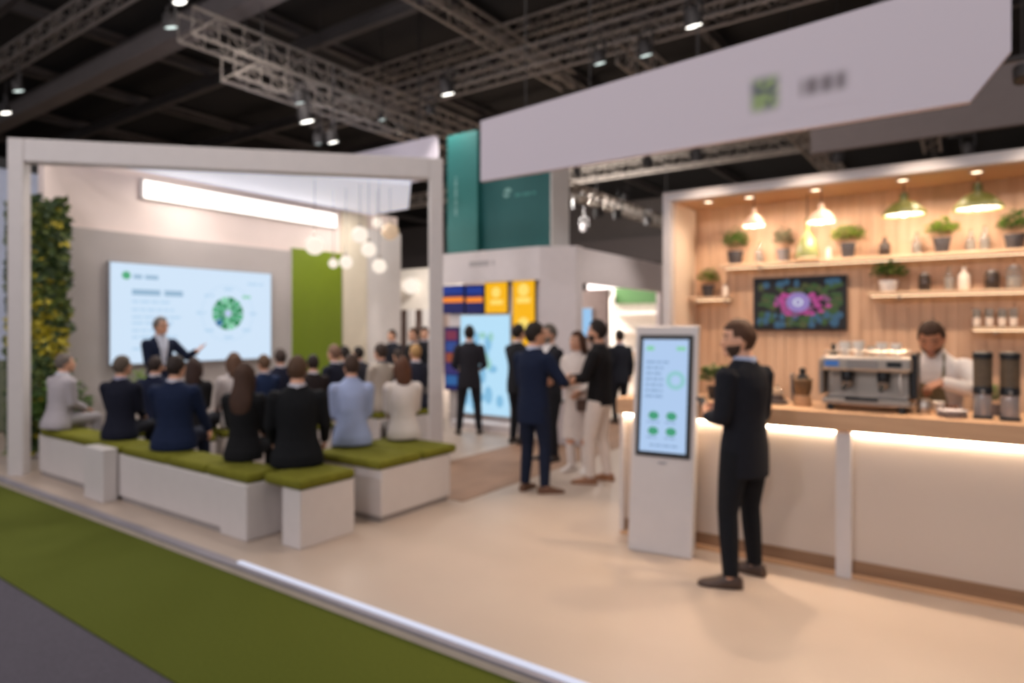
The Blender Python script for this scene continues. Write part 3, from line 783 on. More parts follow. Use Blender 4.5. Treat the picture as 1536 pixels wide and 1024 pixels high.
XP = -5.22
MB().poly([(X1, 0, .007), (XP, .28, .007), (XP, .5, .007), (X1, .3, .007)], (0, 0, 3.07)).build('pillar', fasc, nb)
bx(XP-.1, XP-.002, .49, 4.3, 2.48, 3.06).build('side_fascia', fasc, nb)
bx(XP-.12, XP-.02, 3.9, 4.3, .007, 2.48).build('side_post', fasc, nb)
bx(X0, X1, .3, .4, 0, 2.53).build('back_panel', fasc, nb)
bx(XP-3, XP-.6, 2.6, 2.7, 0, 2.5).build('inner_wall', mat('booth_taupe', (166, 148, 142), .7), nb)
MB().poly([(X0, .02, 3.0), (X1, .02, 3.0), (XP-.02, .3, 3.0), (XP-.02, 4.2, 3.0), (X0, 4.2, 3.0)], (0, 0, .05)).build('roof_panel', fasc, nb)
words_line(xat(704, YC), 2.86, .55, .09, mat('grey_print', (170, 162, 164), .7, var=0), 'fascia_lettering', nb, y=-.001, seed=52)

# poster / tile screens (on the panel plane y = YC+.3)
YP = YC+.3
def zpx(px, py, Y=YP): d = Y/at(px, 1).y; return EYE+(HZ-py)/F*d
def panel(name, label, px0, px1, py0, py1, dep=.05, m=black, Y=YP-.001):
    xa, xb = xat(px0, Y), xat(px1, Y); pm = (px0+px1)/2; z1, z0 = zpx(pm, py0, Y), zpx(pm, py1, Y)
    o = thing(name, label, 'screen', ((xa+xb)/2, Y, (z0+z1)/2))
    w, h = (xb-xa)/2, (z1-z0)/2
    bx(-w, w, -dep, 0, -h, h).build('housing', m, o, bev=.004)
    return o, w-.01, h-.01, -dep-.003
orange, deep, royal = glow('tile_orange', (255, 140, 30), 1.0), glow('tile_navy', (36, 40, 110), .6), glow('tile_royal', (34, 64, 160), .75)
yel, yel2 = glow('tile_yellow', (255, 186, 14), .95), glow('tile_pale_yellow', (255, 222, 110), 1.0)
for p0, p1, lab in ((666, 699, 'blue and orange display tile at the edge of the white post'), (701, 728, 'blue and orange display tile beside the yellow tile')):
    o, w, h, y = panel('display_tile', lab, p0, p1, 428, 470.5)
    b = MB(); b.mi = 0; b.box(-w, w, y, y+.003, -h, h); b.build('display', deep, o)
    b = MB(); b.box(-w*.95, w*.95, y-.003, y, h*.42, h*.96); b.build('blue_band', royal, o)
    b = MB(); b.box(-w*.95, w*.95, y-.003, y, -h*.2, h*.16); b.build('orange_glow', orange, o)
o, w, h, y = panel('display_tile', 'square bright yellow display tile above the blue video screen', 730, 764, 423, 470)
bx(-w, w, y, y+.003, -h, h).build('display', yel, o)
MB().disc((0, y-.001, h*.35), 0, w*.4, 0, 2*pi, n=12).build('pale_motif', yel2, o); bx(-w*.5, w*.6, y-.003, y, -h*.45, -h*.15).build('pale_band', yel2, o)
o, w, h, y = panel('display_tile', 'tall bright yellow display column beside the corner pillar', 771, 805, 419, 540)
bx(-w, w, y, y+.003, -h, h).build('display', yel, o)
MB().disc((0, y-.001, h*.75), 0, w*.5, 0, 2*pi, n=12).build('pale_motif', yel2, o); bx(-w*.6, w*.6, y-.003, y, h*.42, h*.56).build('pale_band', yel2, o); MB().disc((0, y-.001, -h*.1), 0, w*.5, 0, 2*pi, n=12).build('pale_motif', yel2, o)
o, w, h, y = panel('video_screen', 'large pale blue video screen facing the man standing alone', 693, 768, 472, 622, m=white)
bx(-w, w, y, y+.003, -h, h).build('display', glow('video_pale_blue', (178, 218, 242), 1.05), o)
rr = random.Random(9)
for i in range(14): MB().ball((rr.uniform(-.8, .8)*w, y-.001, rr.uniform(-.8, .8)*h), (rr.uniform(.1, .22)*w, .002, rr.uniform(.06, .2)*h), 12, 6).build('blue_shape', glow('video_blue', (140, 198, 234), .9), o)
for i in range(5): MB().ball((rr.uniform(-.3, .5)*w, y-.003, rr.uniform(-.1, .6)*h), (rr.uniform(.08, .16)*w, .002, rr.uniform(.06, .12)*h), 12, 6).build('green_shape', glow('video_green', (160, 214, 206), .9), o)
o, w, h, y = panel('picture_panel', 'narrow dark display of small colour pictures beside the blue video screen', 669, 691, 490, 585)
bx(-w, w, y, y+.003, -h, h).build('display', deep, o)
for i, c in enumerate(((150, 60, 90), (60, 90, 170), (180, 90, 60), (70, 60, 130), (60, 120, 190))):
    bx(-w*.8, w*.8, y-.003, y, h*(.9-.36*i-.3), h*(.9-.36*i)).build('picture', glow('picture_%d' % i, c, .6), o)
bx(xat(672, 8.6), xat(770, 8.6), 0, .3, 0, .12).build('plinth', fasc, nb).location.y = -.35
o, w, h, y = panel('wall_display', 'small blue screen under the side fascia of the neighbouring booth', 864, 890, 462, 505, Y=YC+2.59, m=white)
bx(-w, w, y, y+.003, -h, h).build('display', glow('display_blue', (150, 195, 235), 1.0), o)
cb = thing('reception_counter', 'low white reception counter behind the talking people', 'counter', (*at(851, 9.8).xy, .007), YAW*0)
bx(-.32, .32, -.2, .2, 0, .62).build('body', fasc, cb, bev=.006); bx(-.35, .35, -.22, .22, .62, .65).build('top', mat('counter_grey', (150, 142, 142), .5), cb)
# far bright booths
fb1 = thing('far_booth', 'far white booth with a green header sign beside the bar', 'booth', (0, 17, 0))
xg0, xg1 = xat(905, 17), xat(1010, 17)
bx(xg0, xg1+1, 0, .1, 0, 3.0).build('wall', mat('bright_white', (236, 226, 214), .7, emit=.0), fb1)
bx(xat(925, 17), xg1+1, -.12, 0, 2.42, 2.86).build('header_sign', mat('green_sign', (62, 98, 50), .6), fb1)
MB().ball((xat(918, 17), -.2, 2.72), .14, 14, 10).build('lamp_globe', gb, fb1, smooth=True)
for z in (1.1, 1.6, 2.1): bx(xat(928, 17), xg1, -.3, 0, z, z+.03).build('shelf', whitew, fb1)
bx(xat(905, 17)-.5, xat(925, 17), -.02, .1, 2.86, 3.3).build('top_panel', fasc, fb1)
b = MB(); rr = random.Random(4)
fb2 = thing('far_booth', 'far brightly lit white booth seen between the stage column and the frame post', 'booth', (0, 17.5, 0))
x20, x21 = xat(560, 17.5), xat(690, 17.5)
bx(x20, x21, 0, .1, 2.4, 3.9).build('fascia', mat('bright_white', (236, 226, 214), .7), fb2)
bx(x20, x21, 1.4, 1.5, 0, 3.9).build('back_wall', mat('booth_taupe', (166, 148, 142), .7), fb2)
for px in (594, 617, 640): bx(xat(px, 17.5)-.18, xat(px, 17.5)+.18, -.04, 0, 0, 2.4).build('post', whitew, fb2)
for px in (598, 624): MB().ball((xat(px, 17.5), -.25, 3.25), .3, 14, 10).build('lamp_globe', gb, fb2, smooth=True)
fb3 = thing('far_booth', 'pale blue-white booth wall glimpsed left of the frame post', 'booth', (-13.2, 2.2, 0))
bx(-.1, .1, -3.5, 2.6, 1.2, 4.38).build('wall', mat('cool_white_wall', (196, 204, 226), .7), fb3)
bx(-.1, .12, -3.5, 2.6, .03, 1.2).build('lower_panel', mat('moss_panel', (120, 126, 104), .8), fb3)
bx(-.12, .12, .9, 2.62, 4.38, 4.55).build('top_cap', black, fb3)
struct('wall_hall_band', bx(-34, 16, 32.5, 32.9, 5.2, 6.6), mat('band_grey', (110, 100, 98), .9))

# ---------------------------------------------------------------- coffee bar
CY = 5.02
ct = thing('bar_counter', 'long bar counter with white lit front panels and pale wood worktop', 'counter', (0, CY, 0))
panelm = mat('counter_white_panel', (200, 184, 170), .6, var=.02, scale=40, stretch=(12, 1, .3))
xl, xr = -2.42, 2.2
bx(xl+.02, xr, .0, .66, 0, .03).build('base_strip', oakx, ct)
bx(xl+.04, xr, .035, .64, .03, .12).build('plinth', plinthm, ct)
px_ = [-2.40, -.70, 1.30, 2.2]
for i in range(3):
    bx(px_[i]+(.05 if i else .03), px_[i+1]-.05, .05, .11, .12, .985).build('front_panel', panelm, ct)
    bx(px_[i]+(.055 if i else .03), px_[i+1]-.055, .022, .046, .995, 1.014).build('light_strip', glow('warm_led', (255, 234, 205), 26), ct)
for x in (-.70, 1.30): bx(x-.05, x+.05, -.005, .6, .0, 1.01).build('divider', white, ct, bev=.004)
bx(xl+.02, xl+.05, .0, .64, .03, 1.01).build('end_panel', white, ct)
bx(xl+.1, xr, .58, .64, .12, 1.01).build('rear_panel', panelm, ct)
bx(xl, xr, -.03, .68, 1.02, 1.15).build('worktop', oakx, ct, bev=.005)
WT = 1.15
# back wall, side wall, frame
YW = 6.72; BX = -2.34
bw = MB(); bw.box(BX-.1, 5, YW, YW+.12, 0, 3.05)
struct('wall_bar', bw, oak)
b = MB(); x = BX+.06
while x < 3.2: b.box(x, x+.088, YW-.016, YW, 0, 2.97); x += .093
struct('trim_slats', b, oak)
struct('wall_bar_side', bx(BX-.075, BX, 6.151, YW, 0, 2.968), mat('cream_laminate', (228, 204, 180), .5, var=.02))
fr = thing('alcove_edging', 'white edge frame around the wood lined coffee bar alcove', 'frame', (0, 0, 0))
bx(BX-.1, BX-.02, 6.06, 6.15, 0, 2.969).build('post', white, fr, bev=.004)
bx(BX-.1, 5, 6.06, 6.15, 2.97, 3.06).build('top_rail', white, fr, bev=.004)
struct('ceiling_bar', bx(BX-.1, 5, 6.15, YW+.02, 2.97, 3.06), oakx)
dl = glow('downlight', (255, 228, 195), 5)
for px, py in ((1065, 299), (1126, 294), (1225, 282), (1355, 267), (1465, 255)):
    x = xat(px, 6.35)
    o = thing('downlight', {1065: 'recessed downlight in the bar soffit nearest the white post', 1126: 'recessed downlight in the bar soffit, second from the white post', 1225: 'recessed downlight in the bar soffit, third from the white post', 1355: 'recessed downlight in the bar soffit behind the first green pendant', 1465: 'recessed downlight in the bar soffit behind the second green pendant'}[px], 'downlight', (x, 6.30, 2.97), 0, 'downlights in the bar soffit')
    MB().lathe([(.055, 0), (.055, -.008), (.04, -.008), (.038, -.002)], 18).build('rim', white, o, smooth=True)
    MB().lathe([(.037, -.004), (.037, -.001)], 16).build('lens', dl, o)
# pendants
olive = mat('olive_enamel', (104, 104, 50), .45, var=.05); blush = mat('blush_enamel', (226, 196, 172), .5, var=.04)
bulb = glow('warm_bulb', (255, 232, 200), 8)
PEND = []
def pendant(px, zb_, r, h, m, lab, Y=6.32, name='pendant_lamp'):
    x = xat(px, Y); o = thing(name, lab, 'pendant lamp', (x, Y, zb_), 0, 'pendants over the bar')
    MB().lathe([(r, 0), (r*1.0, .012), (r*.86, h*.34), (r*.55, h*.72), (r*.2, h*.92), (r*.16, h), (r*.13, h), (r*.5, h*.66), (r*.8, h*.32), (r*.965, .0)], 28, cap=False).build('shade', m, o, smooth=True)
    MB().lathe([(r*.955, .004), (r*.8, h*.30), (r*.5, h*.64), (r*.14, h*.95)], 28, cap=False).build('inner_lining', mat('cream_enamel', (238, 228, 212), .5, var=0), o, smooth=True)
    MB().lathe([(r*.19, h*.9), (r*.19, h*1.3), (r*.08, h*1.42)], 14).build('socket_cap', m, o, smooth=True)
    MB().ball((0, 0, h*.22), .042, 14, 10).build('bulb', bulb, o, smooth=True)
    MB().tube([(0, 0, h*1.35), (0, 0, 2.97-zb_)], .004, 6).build('cord', black, o)
    PEND.append((x, Y, zb_))
Yp = 6.36
def pz(px, py, Y): return EYE+(HZ-py)/F*(Y/at(px, 1).y)
pendant(1356, pz(1356, 324, Yp), .165, .135, olive, 'olive green dome pendant over the espresso machine')
pendant(1467, pz(1467, 315, Yp), .170, .15, olive, 'olive green dome pendant over the bean dispensers')
pendant(1131, pz(1131, 340, Yp), .10, .12, blush, 'small pale pendant above the shelf end nearest the white post')
pendant(1232, pz(1232, 334, Yp), .12, .12, blush, 'small pale pendant between the bottle-shaped lamp and the espresso machine')
pendant(1211, pz(1211, 386, 6.45), .105, .26, mat('olive_glass', (150, 152, 92), .25, trans=.35, var=0), 'tall olive bell-shaped pendant hanging just above the top shelf', Y=6.45)
# shelves
shelfm = wood('shelf_wood', (200, 164, 130), (216, 182, 148), 0)
def shelf(label, x0, x1, z):
    o = thing('wall_shelf', label, 'shelf', ((x0+x1)/2, YW-.016, z)); w = (x1-x0)/2
    bx(-w, w, -.25, 0, -.028, 0).build('board', shelfm, o, bev=.003)
    bx(-w+.01, w-.01, -.06, -.045, -.034, -.028).build('light_strip', glow('shelf_led', (255, 220, 180), 3.2), o)
    for q in (-w*.8, w*.8): bx(q-.01, q+.01, -.15, 0, -.06, -.034).build('bracket', steel, o)
YS = YW-.155
ZT, ZM, ZL = 2.365, 2.05, 1.745
shelf('long top shelf of plants and bottles on the bar wall', xat(1085, 6.6), 1.6, ZT)
shelf('middle shelf of jars and bottles right of the flower screen', xat(1304, 6.6), 1.6, ZM)
shelf('short shelf with one small plant left of the flower screen', BX+.02, xat(1094, 6.6), ZM)
shelf('lowest short shelf of clear glasses behind the bean dispensers', xat(1458, 6.6), 1.6, ZL)
def onshelf(px): return xat(px, YS)
pot_plant('bushy sage plant in charcoal pot nearest the left end of the top shelf', (onshelf(1103), YS, ZT), .075, .13, .115, .2, 'bush', dpot, LG2, 11, 'potted plants on the bar shelves')
pot_plant('slim grey-green plant in grey pot second from the left end of the top shelf', (onshelf(1175), YS, ZT), .06, .12, .085, .19, 'bush', gpot, LG3, 12, 'potted plants on the bar shelves')
pot_plant('bright green herb in black pot left of the olive dome pendant on top shelf', (onshelf(1272), YS, ZT), .062, .14, .12, .14, 'bush', dpot, LG1, 13, 'potted plants on the bar shelves')
pot_plant('green herb in charcoal pot between the two olive dome pendants', (onshelf(1413), YS, ZT), .062, .13, .11, .15, 'bush', dpot, LG1, 14, 'potted plants on the bar shelves')
pot_plant('dark green plant in black pot at the right end of the top shelf', (onshelf(1522), YS, ZT), .07, .12, .105, .17, 'bush', dpot, LG2, 15, 'potted plants on the bar shelves')
pot_plant('big fluffy green plant in white pot on the middle shelf', (onshelf(1333), YS-.03, ZM), .075, .1, .125, .145, 'bush', wpot, LG2, 16, 'potted plants on the bar shelves')
pot_plant('small green plant in charcoal pot on the short left shelf', (onshelf(1062), YS, ZM), .06, .12, .10, .15, 'bush', dpot, LG1, 17, 'potted plants on the bar shelves')
brown_gl = mat('dark_bottle', (70, 56, 46), .2, trans=.3, var=0); pale = mat('pale_ceramic', (226, 208, 190), .45, var=0); liquid = mat('pale_liquid', (232, 214, 196), .3, var=0)
corkm = mat('cork', (176, 140, 100), .8)
def bottle(label, px, z, r, h, m, kind='bottle', fill=None, group='bottles and jars on the bar shelves'):
    o = thing(kind, label, kind, (onshelf(px), YS, z), 0, group)
    if kind == 'bottle':
        MB().lathe([(r*.9, 0), (r, .01), (r, h*.55), (r*.85, h*.66), (r*.36, h*.78), (r*.33, h*.93), (r*.4, h*.94), (r*.4, h*.97), (r*.2, h*.97)], 18).build('glass_body', m, o, smooth=True)
        MB().lathe([(r*.3, h*.97), (r*.34, h*1.04), (r*.2, h*1.05)], 12).build('stopper', corkm, o, smooth=True)
    elif kind == 'jar':
        MB().lathe([(r*.9, 0), (r, .01), (r, h*.75), (r*.8, h*.85), (r*.78, h*.88), (r*.5, h*.88)], 18).build('glass_body', m, o, smooth=True)
        MB().lathe([(r*.82, h*.88), (r*.82, h*.97), (r*.3, h*.99), (r*.15, h*1.03), (r*.05, h*1.04)], 16).build('lid', steel, o, smooth=True)
    else:
        MB().lathe([(r*.75, 0), (r, h), (r*.93, h), (r*.7, .01)], 18).build('glass_body', m, o, smooth=True)
    if fill: MB().lathe([(r*.82, .012), (r*.9, h*.5), (r*.5, h*.505)], 14).build('contents', fill, o, smooth=True)
bottle('pale clear bottle between the two left plants on the top shelf', 1139, ZT, .035, .2, glassm, fill=liquid)
bottle('small pale jar between the bell pendant and the bright green herb', 1243, ZT, .028, .12, pale, 'jar')
bottle('dark bottle on the top shelf just above the fluffy plant', 1327, ZT, .045, .17, brown_gl)
bottle('clear bottle under the left olive dome pendant on the top shelf', 1375, ZT, .035, .19, glassm, fill=liquid)
bottle('clear bottle on the top shelf, left of the pair under the right dome', 1456, ZT, .032, .18, glassm, fill=liquid)
bottle('taller clear bottle on the top shelf, right of the pair under the right dome', 1477, ZT, .036, .2, glassm, fill=liquid)
bottle('dark jar on the middle shelf nearest the fluffy plant', 1387, ZM, .045, .16, brown_gl, 'jar')
bottle('slim clear bottle on the middle shelf beside the white bottle', 1424, ZM, .036, .2, glassm, fill=liquid)
bottle('white milky bottle in the middle of the middle shelf', 1446, ZM, .045, .2, pale)
bottle('dark jar on the middle shelf towards its right end', 1488, ZM, .05, .16, brown_gl, 'jar')
bottle('wide clear jar at the right end of the middle shelf', 1521, ZM, .055, .19, glassm, 'jar', fill=liquid)
bottle('pale cup beside the small plant on the short left shelf', 1088, ZM, .03, .12, pale, 'jar')
for px, lab in ((1465, 'clear glass on the lowest shelf, leftmost of the row'), (1484, 'clear glass on the lowest shelf beside the leftmost one'), (1503, 'clear glass on the lowest shelf, third in the row'), (1520, 'clear glass on the lowest shelf, rightmost of the row')):
    bottle(lab, px, ZL, .033, .15, glassm, 'glass', fill=liquid, group='glasses on the lowest shelf')
# flower screen
tv = thing('wall_screen', 'black wall screen showing a pink and lilac flower above the espresso machine', 'screen', (0, YW-.016, 0))
xa, xb = xat(1130, YW-.07), xat(1270, YW-.07); tz0, tz1 = pz(1200, 495, YW-.07), pz(1200, 414.5, YW-.07)
tv.location = ((xa+xb)/2, YW-.016, (tz0+tz1)/2); w, h = (xb-xa)/2, (tz1-tz0)/2
bx(-w, w, -.055, -.01, -h, h).build('bezel', black, tv, bev=.006); bx(-w*.5, w*.5, -.012, 0, -h*.5, h*.5).build('wall_mount', darkm, tv)
bx(-w+.012, w-.012, -.058, -.055, -h+.012, h-.012).build('display', glow('screen_dark', (22, 22, 26), .7), tv)
y = -.0585; rr = random.Random(12)
fl = [glow('flower_pink', (196, 70, 150), .75), glow('flower_lilac', (164, 140, 210), .7), glow('flower_core', (216, 220, 235), .85), glow('bokeh_green', (66, 100, 52), .55), glow('bokeh_blue', (66, 110, 140), .55), glow('bokeh_olive', (96, 104, 60), .5), glow('flower_mauve', (150, 84, 130), .65)]
b = MB()
for i in range(170):
    fx, fz = rr.uniform(-.95, .95), rr.uniform(-.92, .92)
    if abs(fx) < .55 and abs(fz) < .5: continue
    b.mi = 4 if (fz < -.45 and rr.random() < .6) or (fz > .75) else (3 if rr.random() < .6 else 5)
    b.ball((fx*(w-.04), y, fz*(h-.03)), (rr.uniform(.02, .045), .002, rr.uniform(.018, .04)), 10, 6)
b.build('picture_background', fl, tv)
b = MB()
for i in range(60):
    a = rr.uniform(0, 2*pi); q = rr.uniform(.32, .68); b.mi = 0 if rr.random() < .65 else 6
    b.ball((.02+w*q*cos(a)*.95, y-.002, h*q*.62*sin(a)-.01), (rr.uniform(.018, .034), .002, rr.uniform(.014, .026)), 10, 6)
b.mi = 1
for i in range(14):
    a = 2*pi*i/14; b.ball((w*.17*cos(a), y-.004, h*.24*sin(a)+.01), (.036, .002, .034), 10, 6)
b.mi = 2; b.ball((0, y-.006, .01), (w*.11, .002, h*.15), 14, 8); b.mi = 1; b.ball((0, y-.008, .01), (w*.06, .002, h*.08), 14, 8)
b.build('flower_picture', fl, tv)

# espresso machine
def onbar(px, Y): return xat(px, Y)
YE = 5.33
xe0, xe1 = onbar(1230, 5.12), onbar(1368, 5.12); ew = (xe1-xe0)/2
em = thing('espresso_machine', 'wide two-group steel espresso machine on the bar worktop', 'coffee machine', ((xe0+xe1)/2, YE, WT))
# customers see the rear/side; the photo shows the working face
s = .435/.42
for fx in (-ew+.06, ew-.06):
    for fy in (-.17, .2): MB().lathe([(.022, 0), (.026, .01), (.02, .045)], 12, c=(fx, fy, 0)).build('foot', black, em)
bx(-ew+.01, ew-.01, -.2, .23, .045, .085).build('base_tray', steel, em, bev=.006)
bx(-ew+.16, ew-.20, -.205, -.19, .075, .10).build('drip_slot', black, em)
bx(-ew+.02, ew-.02, -.05, .23, .085, .31).build('back_body', steel, em, bev=.01)
bx(-ew+.03, ew-.03, -.19, -.05, .085, .097).build('drip_grate', mat('grate_steel', (120, 116, 112), .4, metal=.8), em)
bx(-ew, ew, -.2, .24, .28, .385).build('head_housing', steel, em, bev=.02)
bx(-ew+.03, -ew+.12, -.206, -.2, .315, .355).build('display', glow('blue_display', (70, 120, 190), .6), em)
bx(ew-.15, ew-.06, -.206, -.2, .315, .355).build('control_panel', black, em)
bx(-ew+.17, ew-.2, -.204, -.2, .30, .365).build('button_panel', mat('panel_grey', (140, 134, 130), .4), em)
bx(ew-.012, ew+.028, -.16, .22, .1, .41).build('side_cover', black, em, bev=.012)
bx(-ew-.02, -ew+.012, -.16, .22, .1, .36).build('side_cover', steel, em, bev=.012)
for gx in (-ew*.42, ew*.38):
    g = MB().lathe([(.034, 0), (.04, .02), (.04, .07), (.03, .09)], 16, c=(gx, -.12, .20)).build('group_head', black, em, smooth=True)
    p = MB().lathe([(.028, 0), (.036, .012), (.036, .04)], 16, c=(gx, -.12, .165)).build('portafilter', steel, em, smooth=True)
    MB().tube([(gx, -.15, .185), (gx, -.2, .18), (gx, -.29, .165)], [.012, .014, .016], 8, True).build('handle', black, p, smooth=True)
    MB().tube([(gx-.015, -.12, .168), (gx-.02, -.125, .145)], .007, 6).build('spout', steel, p)
for gx in (-ew+.07, ew-.07): MB().tube([(gx, -.17, .29), (gx, -.2, .22), (gx+.01, -.2, .12)], .006, 6).build('steam_wand', steel, em, smooth=True)
b = MB()
for yy in (-.19, .22): b.tube([(-ew+.03, yy, .42), (ew-.03, yy, .42)], .006, 6)
for xx in (-ew+.03, 0, ew-.03):
    for yy in (-.19, .22): b.tube([(xx, yy, .385), (xx, yy, .42)], .005, 6)
b.build('cup_rail', steel, em, smooth=True)
cupw = mat('cup_white', (238, 228, 216), .35, var=0)
def cup(label, x, y, z, r, h, m, dz=0):
    o = thing('cup', label, 'cup', (x, y, z), random.uniform(0, 6), 'cups on the espresso machine')
    r *= .8
    MB().lathe([(r*.6, 0), (r*.66, .004), (r*.9, h*.5), (r, h), (r*.93, h), (r*.6, .01)], 18).build('bowl', m, o, smooth=True)
    MB().tube([(r*.9, 0, h*.8), (r*1.35, 0, h*.75), (r*1.35, 0, h*.4), (r*.75, 0, h*.3)], .005, 6).build('handle', m, o, smooth=True)
ez = WT+.3865
for px, r, h, m, lab in ((1268, .05, .10, cupw, 'white cup on the espresso machine nearest its left end'), (1288, .050, .105, cupw, 'white cup on the espresso machine, second from the left'), (1323, .048, .095, cupw, 'white cup on the espresso machine, right of the glass one'), (1344, .045, .09, cupw, 'white cup on the espresso machine nearest the black side cover'), (1307, .035, .07, glassm, 'small clear glass cup in the middle of the espresso machine top')):
    cup(lab, onbar(px, YE-.02), YE-.02, ez, r, h, m)
o = thing('tamper', 'black tamper lying on the left end of the espresso machine top', 'tamper', (onbar(1250, YE), YE, ez)); MB().lathe([(.03, 0), (.03, .02), (.012, .03), (.014, .05), (.018, .075), (.006, .085)], 14).build('handle', black, o, smooth=True)
# hand grinder / brewer on the bar
o = thing('coffee_brewer', 'steel and wood coffee brewer with black top left of the espresso machine', 'brewer', (onbar(1204, 5.28), 5.28, WT)); 
MB().lathe([(.062, 0), (.066, .01), (.06, .075), (.05, .08)], 20).build('wood_base', oakx, o, smooth=True)
MB().lathe([(.05, .08), (.066, .13), (.07, .20), (.062, .205)], 20).build('brown_body', mat('bronze_body', (118, 92, 66), .4, metal=.3), o, smooth=True)
bx(-.085, -.06, -.03, .03, .02, .24).build('steel_column', steel, o, bev=.006)
MB().lathe([(.045, .205), (.04, .23), (.022, .235), (.024, .28), (.01, .285)], 16).build('black_lid', black, o, smooth=True)
o = thing('sugar_bowl', 'small dark bowl with glass cover on the bar beside the suited man', 'bowl', (onbar(1166, 5.28), 5.28, WT))
MB().lathe([(.05, 0), (.085, .012), (.085, .02), (.06, .03), (.04, .07), (.03, .07)], 20).build('dish', mat('dark_brown_dish', (52, 34, 28), .4), o, smooth=True)
MB().lathe([(.04, .07), (.04, .11), (.02, .125), (.012, .14)], 16).build('cover', glassm, o, smooth=True)
pot_plant('small dark green plant on the bar worktop behind the kiosk', (onbar(1072, 5.4), 5.4, WT), .06, .10, .13, .16, 'bush', dpot, LG2, 21)
pot_plant('little plant on the bar worktop between the bean dispensers', (onbar(1494, 5.45), 5.45, WT), .04, .07, .07, .12, 'bush', gpot, LG2, 22)
# bean dispensers
beans = mat('coffee_beans', (92, 76, 58), .7, var=.3, scale=80)
for px, lab in ((1474, 'tall bean dispenser cylinder nearest the barista'), (1515, 'tall bean dispenser cylinder at the right edge of the bar')):
    o = thing('bean_dispenser', lab, 'dispenser', (onbar(px, 5.2), 5.2, WT), 0, 'bean dispensers on the bar')
    bx(-.055, .055, -.055, .055, 0, .02).build('base', black, o, bev=.004)
    MB().lathe([(.045, .02), (.05, .03), (.05, .15), (.045, .16)], 20).build('clear_chute', mat('smoked_glass', (190, 184, 182), .15, trans=.6, var=0), o, smooth=True)
    MB().lathe([(.054, .16), (.054, .20), (.05, .21)], 20).build('dark_collar', black, o, smooth=True)
    MB().lathe([(.052, .21), (.052, .385), (.045, .39)], 20).build('bean_hopper', beans, o, smooth=True)
    MB().lathe([(.055, .39), (.055, .425), (.04, .435)], 20).build('cap', black, o, smooth=True)
    MB().tube([(0, -.05, .18), (0, -.085, .18)], .01, 8).build('knob', steel, o)
# plates, jug
o = thing('milk_jug', 'steel milk jug under the barista hands', 'jug', (onbar(1386, 5.22), 5.26, WT))
MB().lathe([(.042, 0), (.046, .006), (.044, .06), (.034, .09), (.036, .10), (.03, .10)], 18).build('body', steel, o, smooth=True)
MB().tube([(.04, 0, .085), (.075, 0, .08), (.075, 0, .03), (.044, 0, .02)], .005, 6).build('handle', steel, o, smooth=True)
o = thing('saucer_stack', 'low stack of grey-white saucers in front of the barista', 'saucers', (onbar(1428, 5.16), 5.16, WT))
for i in range(4): MB().lathe([(.045, i*.011), (.085, i*.011+.010), (.088, i*.011+.0135), (.044, i*.011+.005)], 22).build('saucer', mat('saucer_grey', (196, 188, 190), .4, var=0), o, smooth=True)
o = thing('tamping_mat', 'small wooden tray on the bar beside the espresso machine', 'tray', (onbar(1400, 5.4), 5.4, WT)); bx(-.1, .1, -.06, .06, 0, .018).build('tray_board', oakx, o, bev=.004)
for px, lab in ((1408, 'white cup on the bar under the barista sleeve'), (1427, 'small brown cup behind the saucer stack')):
    o = thing('cup', lab, 'cup', (onbar(px, 5.36), 5.36, WT + (.018 if px == 1408 else 0)))
    MB().lathe([(.024, 0), (.036, .035), (.038, .06), (.034, .06), (.022, .008)], 16).build('bowl', cupw if px == 1408 else mat('brown_cup', (120, 84, 64), .5), o, smooth=True)

# ---------------------------------------------------------------- kiosk
kp0, kp1 = gp(941, 824), gp(1038, 840)
ka = math.atan2(kp1.y-kp0.y, kp1.x-kp0.x); kw = (kp1-kp0).length/2; kc = (kp0+kp1)/2
kk = thing('info_kiosk', 'white slanted information kiosk with tall touch screen before the bar', 'kiosk', (kc.x, kc.y, 0), ka)
KH, sl = 1.755, .235
b = MB(); b.loft([[(-kw, y0, z), (kw, y0, z), (kw, y1, z), (-kw, y1, z)] for z, y0, y1 in ((0, 0, .12), (KH, sl, sl+.07))]); b.build('body', white, kk, bev=.012)
KX = M.Rotation(-math.atan2(sl, KH), 4, 'X')
L = math.hypot(sl, KH)
z0, z1 = .735, L-.075; kx = kw-.035
MB().box(-kx, kx, -.014, .004, z0, z1, KX).build('bezel', black, kk, bev=.01)
MB().box(-kx+.035, kx-.035, -.018, -.013, z0+.04, z1-.04, KX).build('display', glow('kiosk_blue', (178, 206, 242), .95), kk)
MB().box(-.03, .03, -.008, .004, z0-.05, z0-.035, KX).build('reader_slot', mat('slot_grey', (150, 145, 148), .5), kk)
yk = -.0185; kt = glow('kiosk_text', (140, 172, 212), .85)
def kline(x, z, w, h, m, nm, sd):
    o = words_line(x, z, w, h, m, nm, kk, y=yk, seed=sd); o.data.transform(KX); return o
kline(-.15, z1-.11, .06, .035, gL, 'screen_logo', 60); kline(.09, z1-.11, .07, .03, gL, 'screen_badge', 61)
for i in range(7): kline(-.15, z1-.22-.045*i, .14 if i else .18, .016, kt, 'text_line', 62+i)
b = MB(); b.disc((.09, yk, z1-.36), .04, .075, 0, 2*pi, n=20); o = b.build('ring_graphic', glow('kiosk_mint', (150, 208, 214), .9), kk); o.data.transform(KX)
for zz in (z0+.20, z0+.32):
    for xx in (-.075, .065):
        b = MB(); b.ball((xx, yk, zz), (.042, .002, .033), 14, 8); b.ball((xx-.012, yk-.001, zz+.014), (.02, .002, .018), 10, 6); o = b.build('app_icon', glow('kiosk_green', (70, 170, 130), .8), kk); o.data.transform(KX)
        kline(xx-.05, zz-.05, .1, .012, kt, 'icon_caption', int(zz*1000+xx*100))
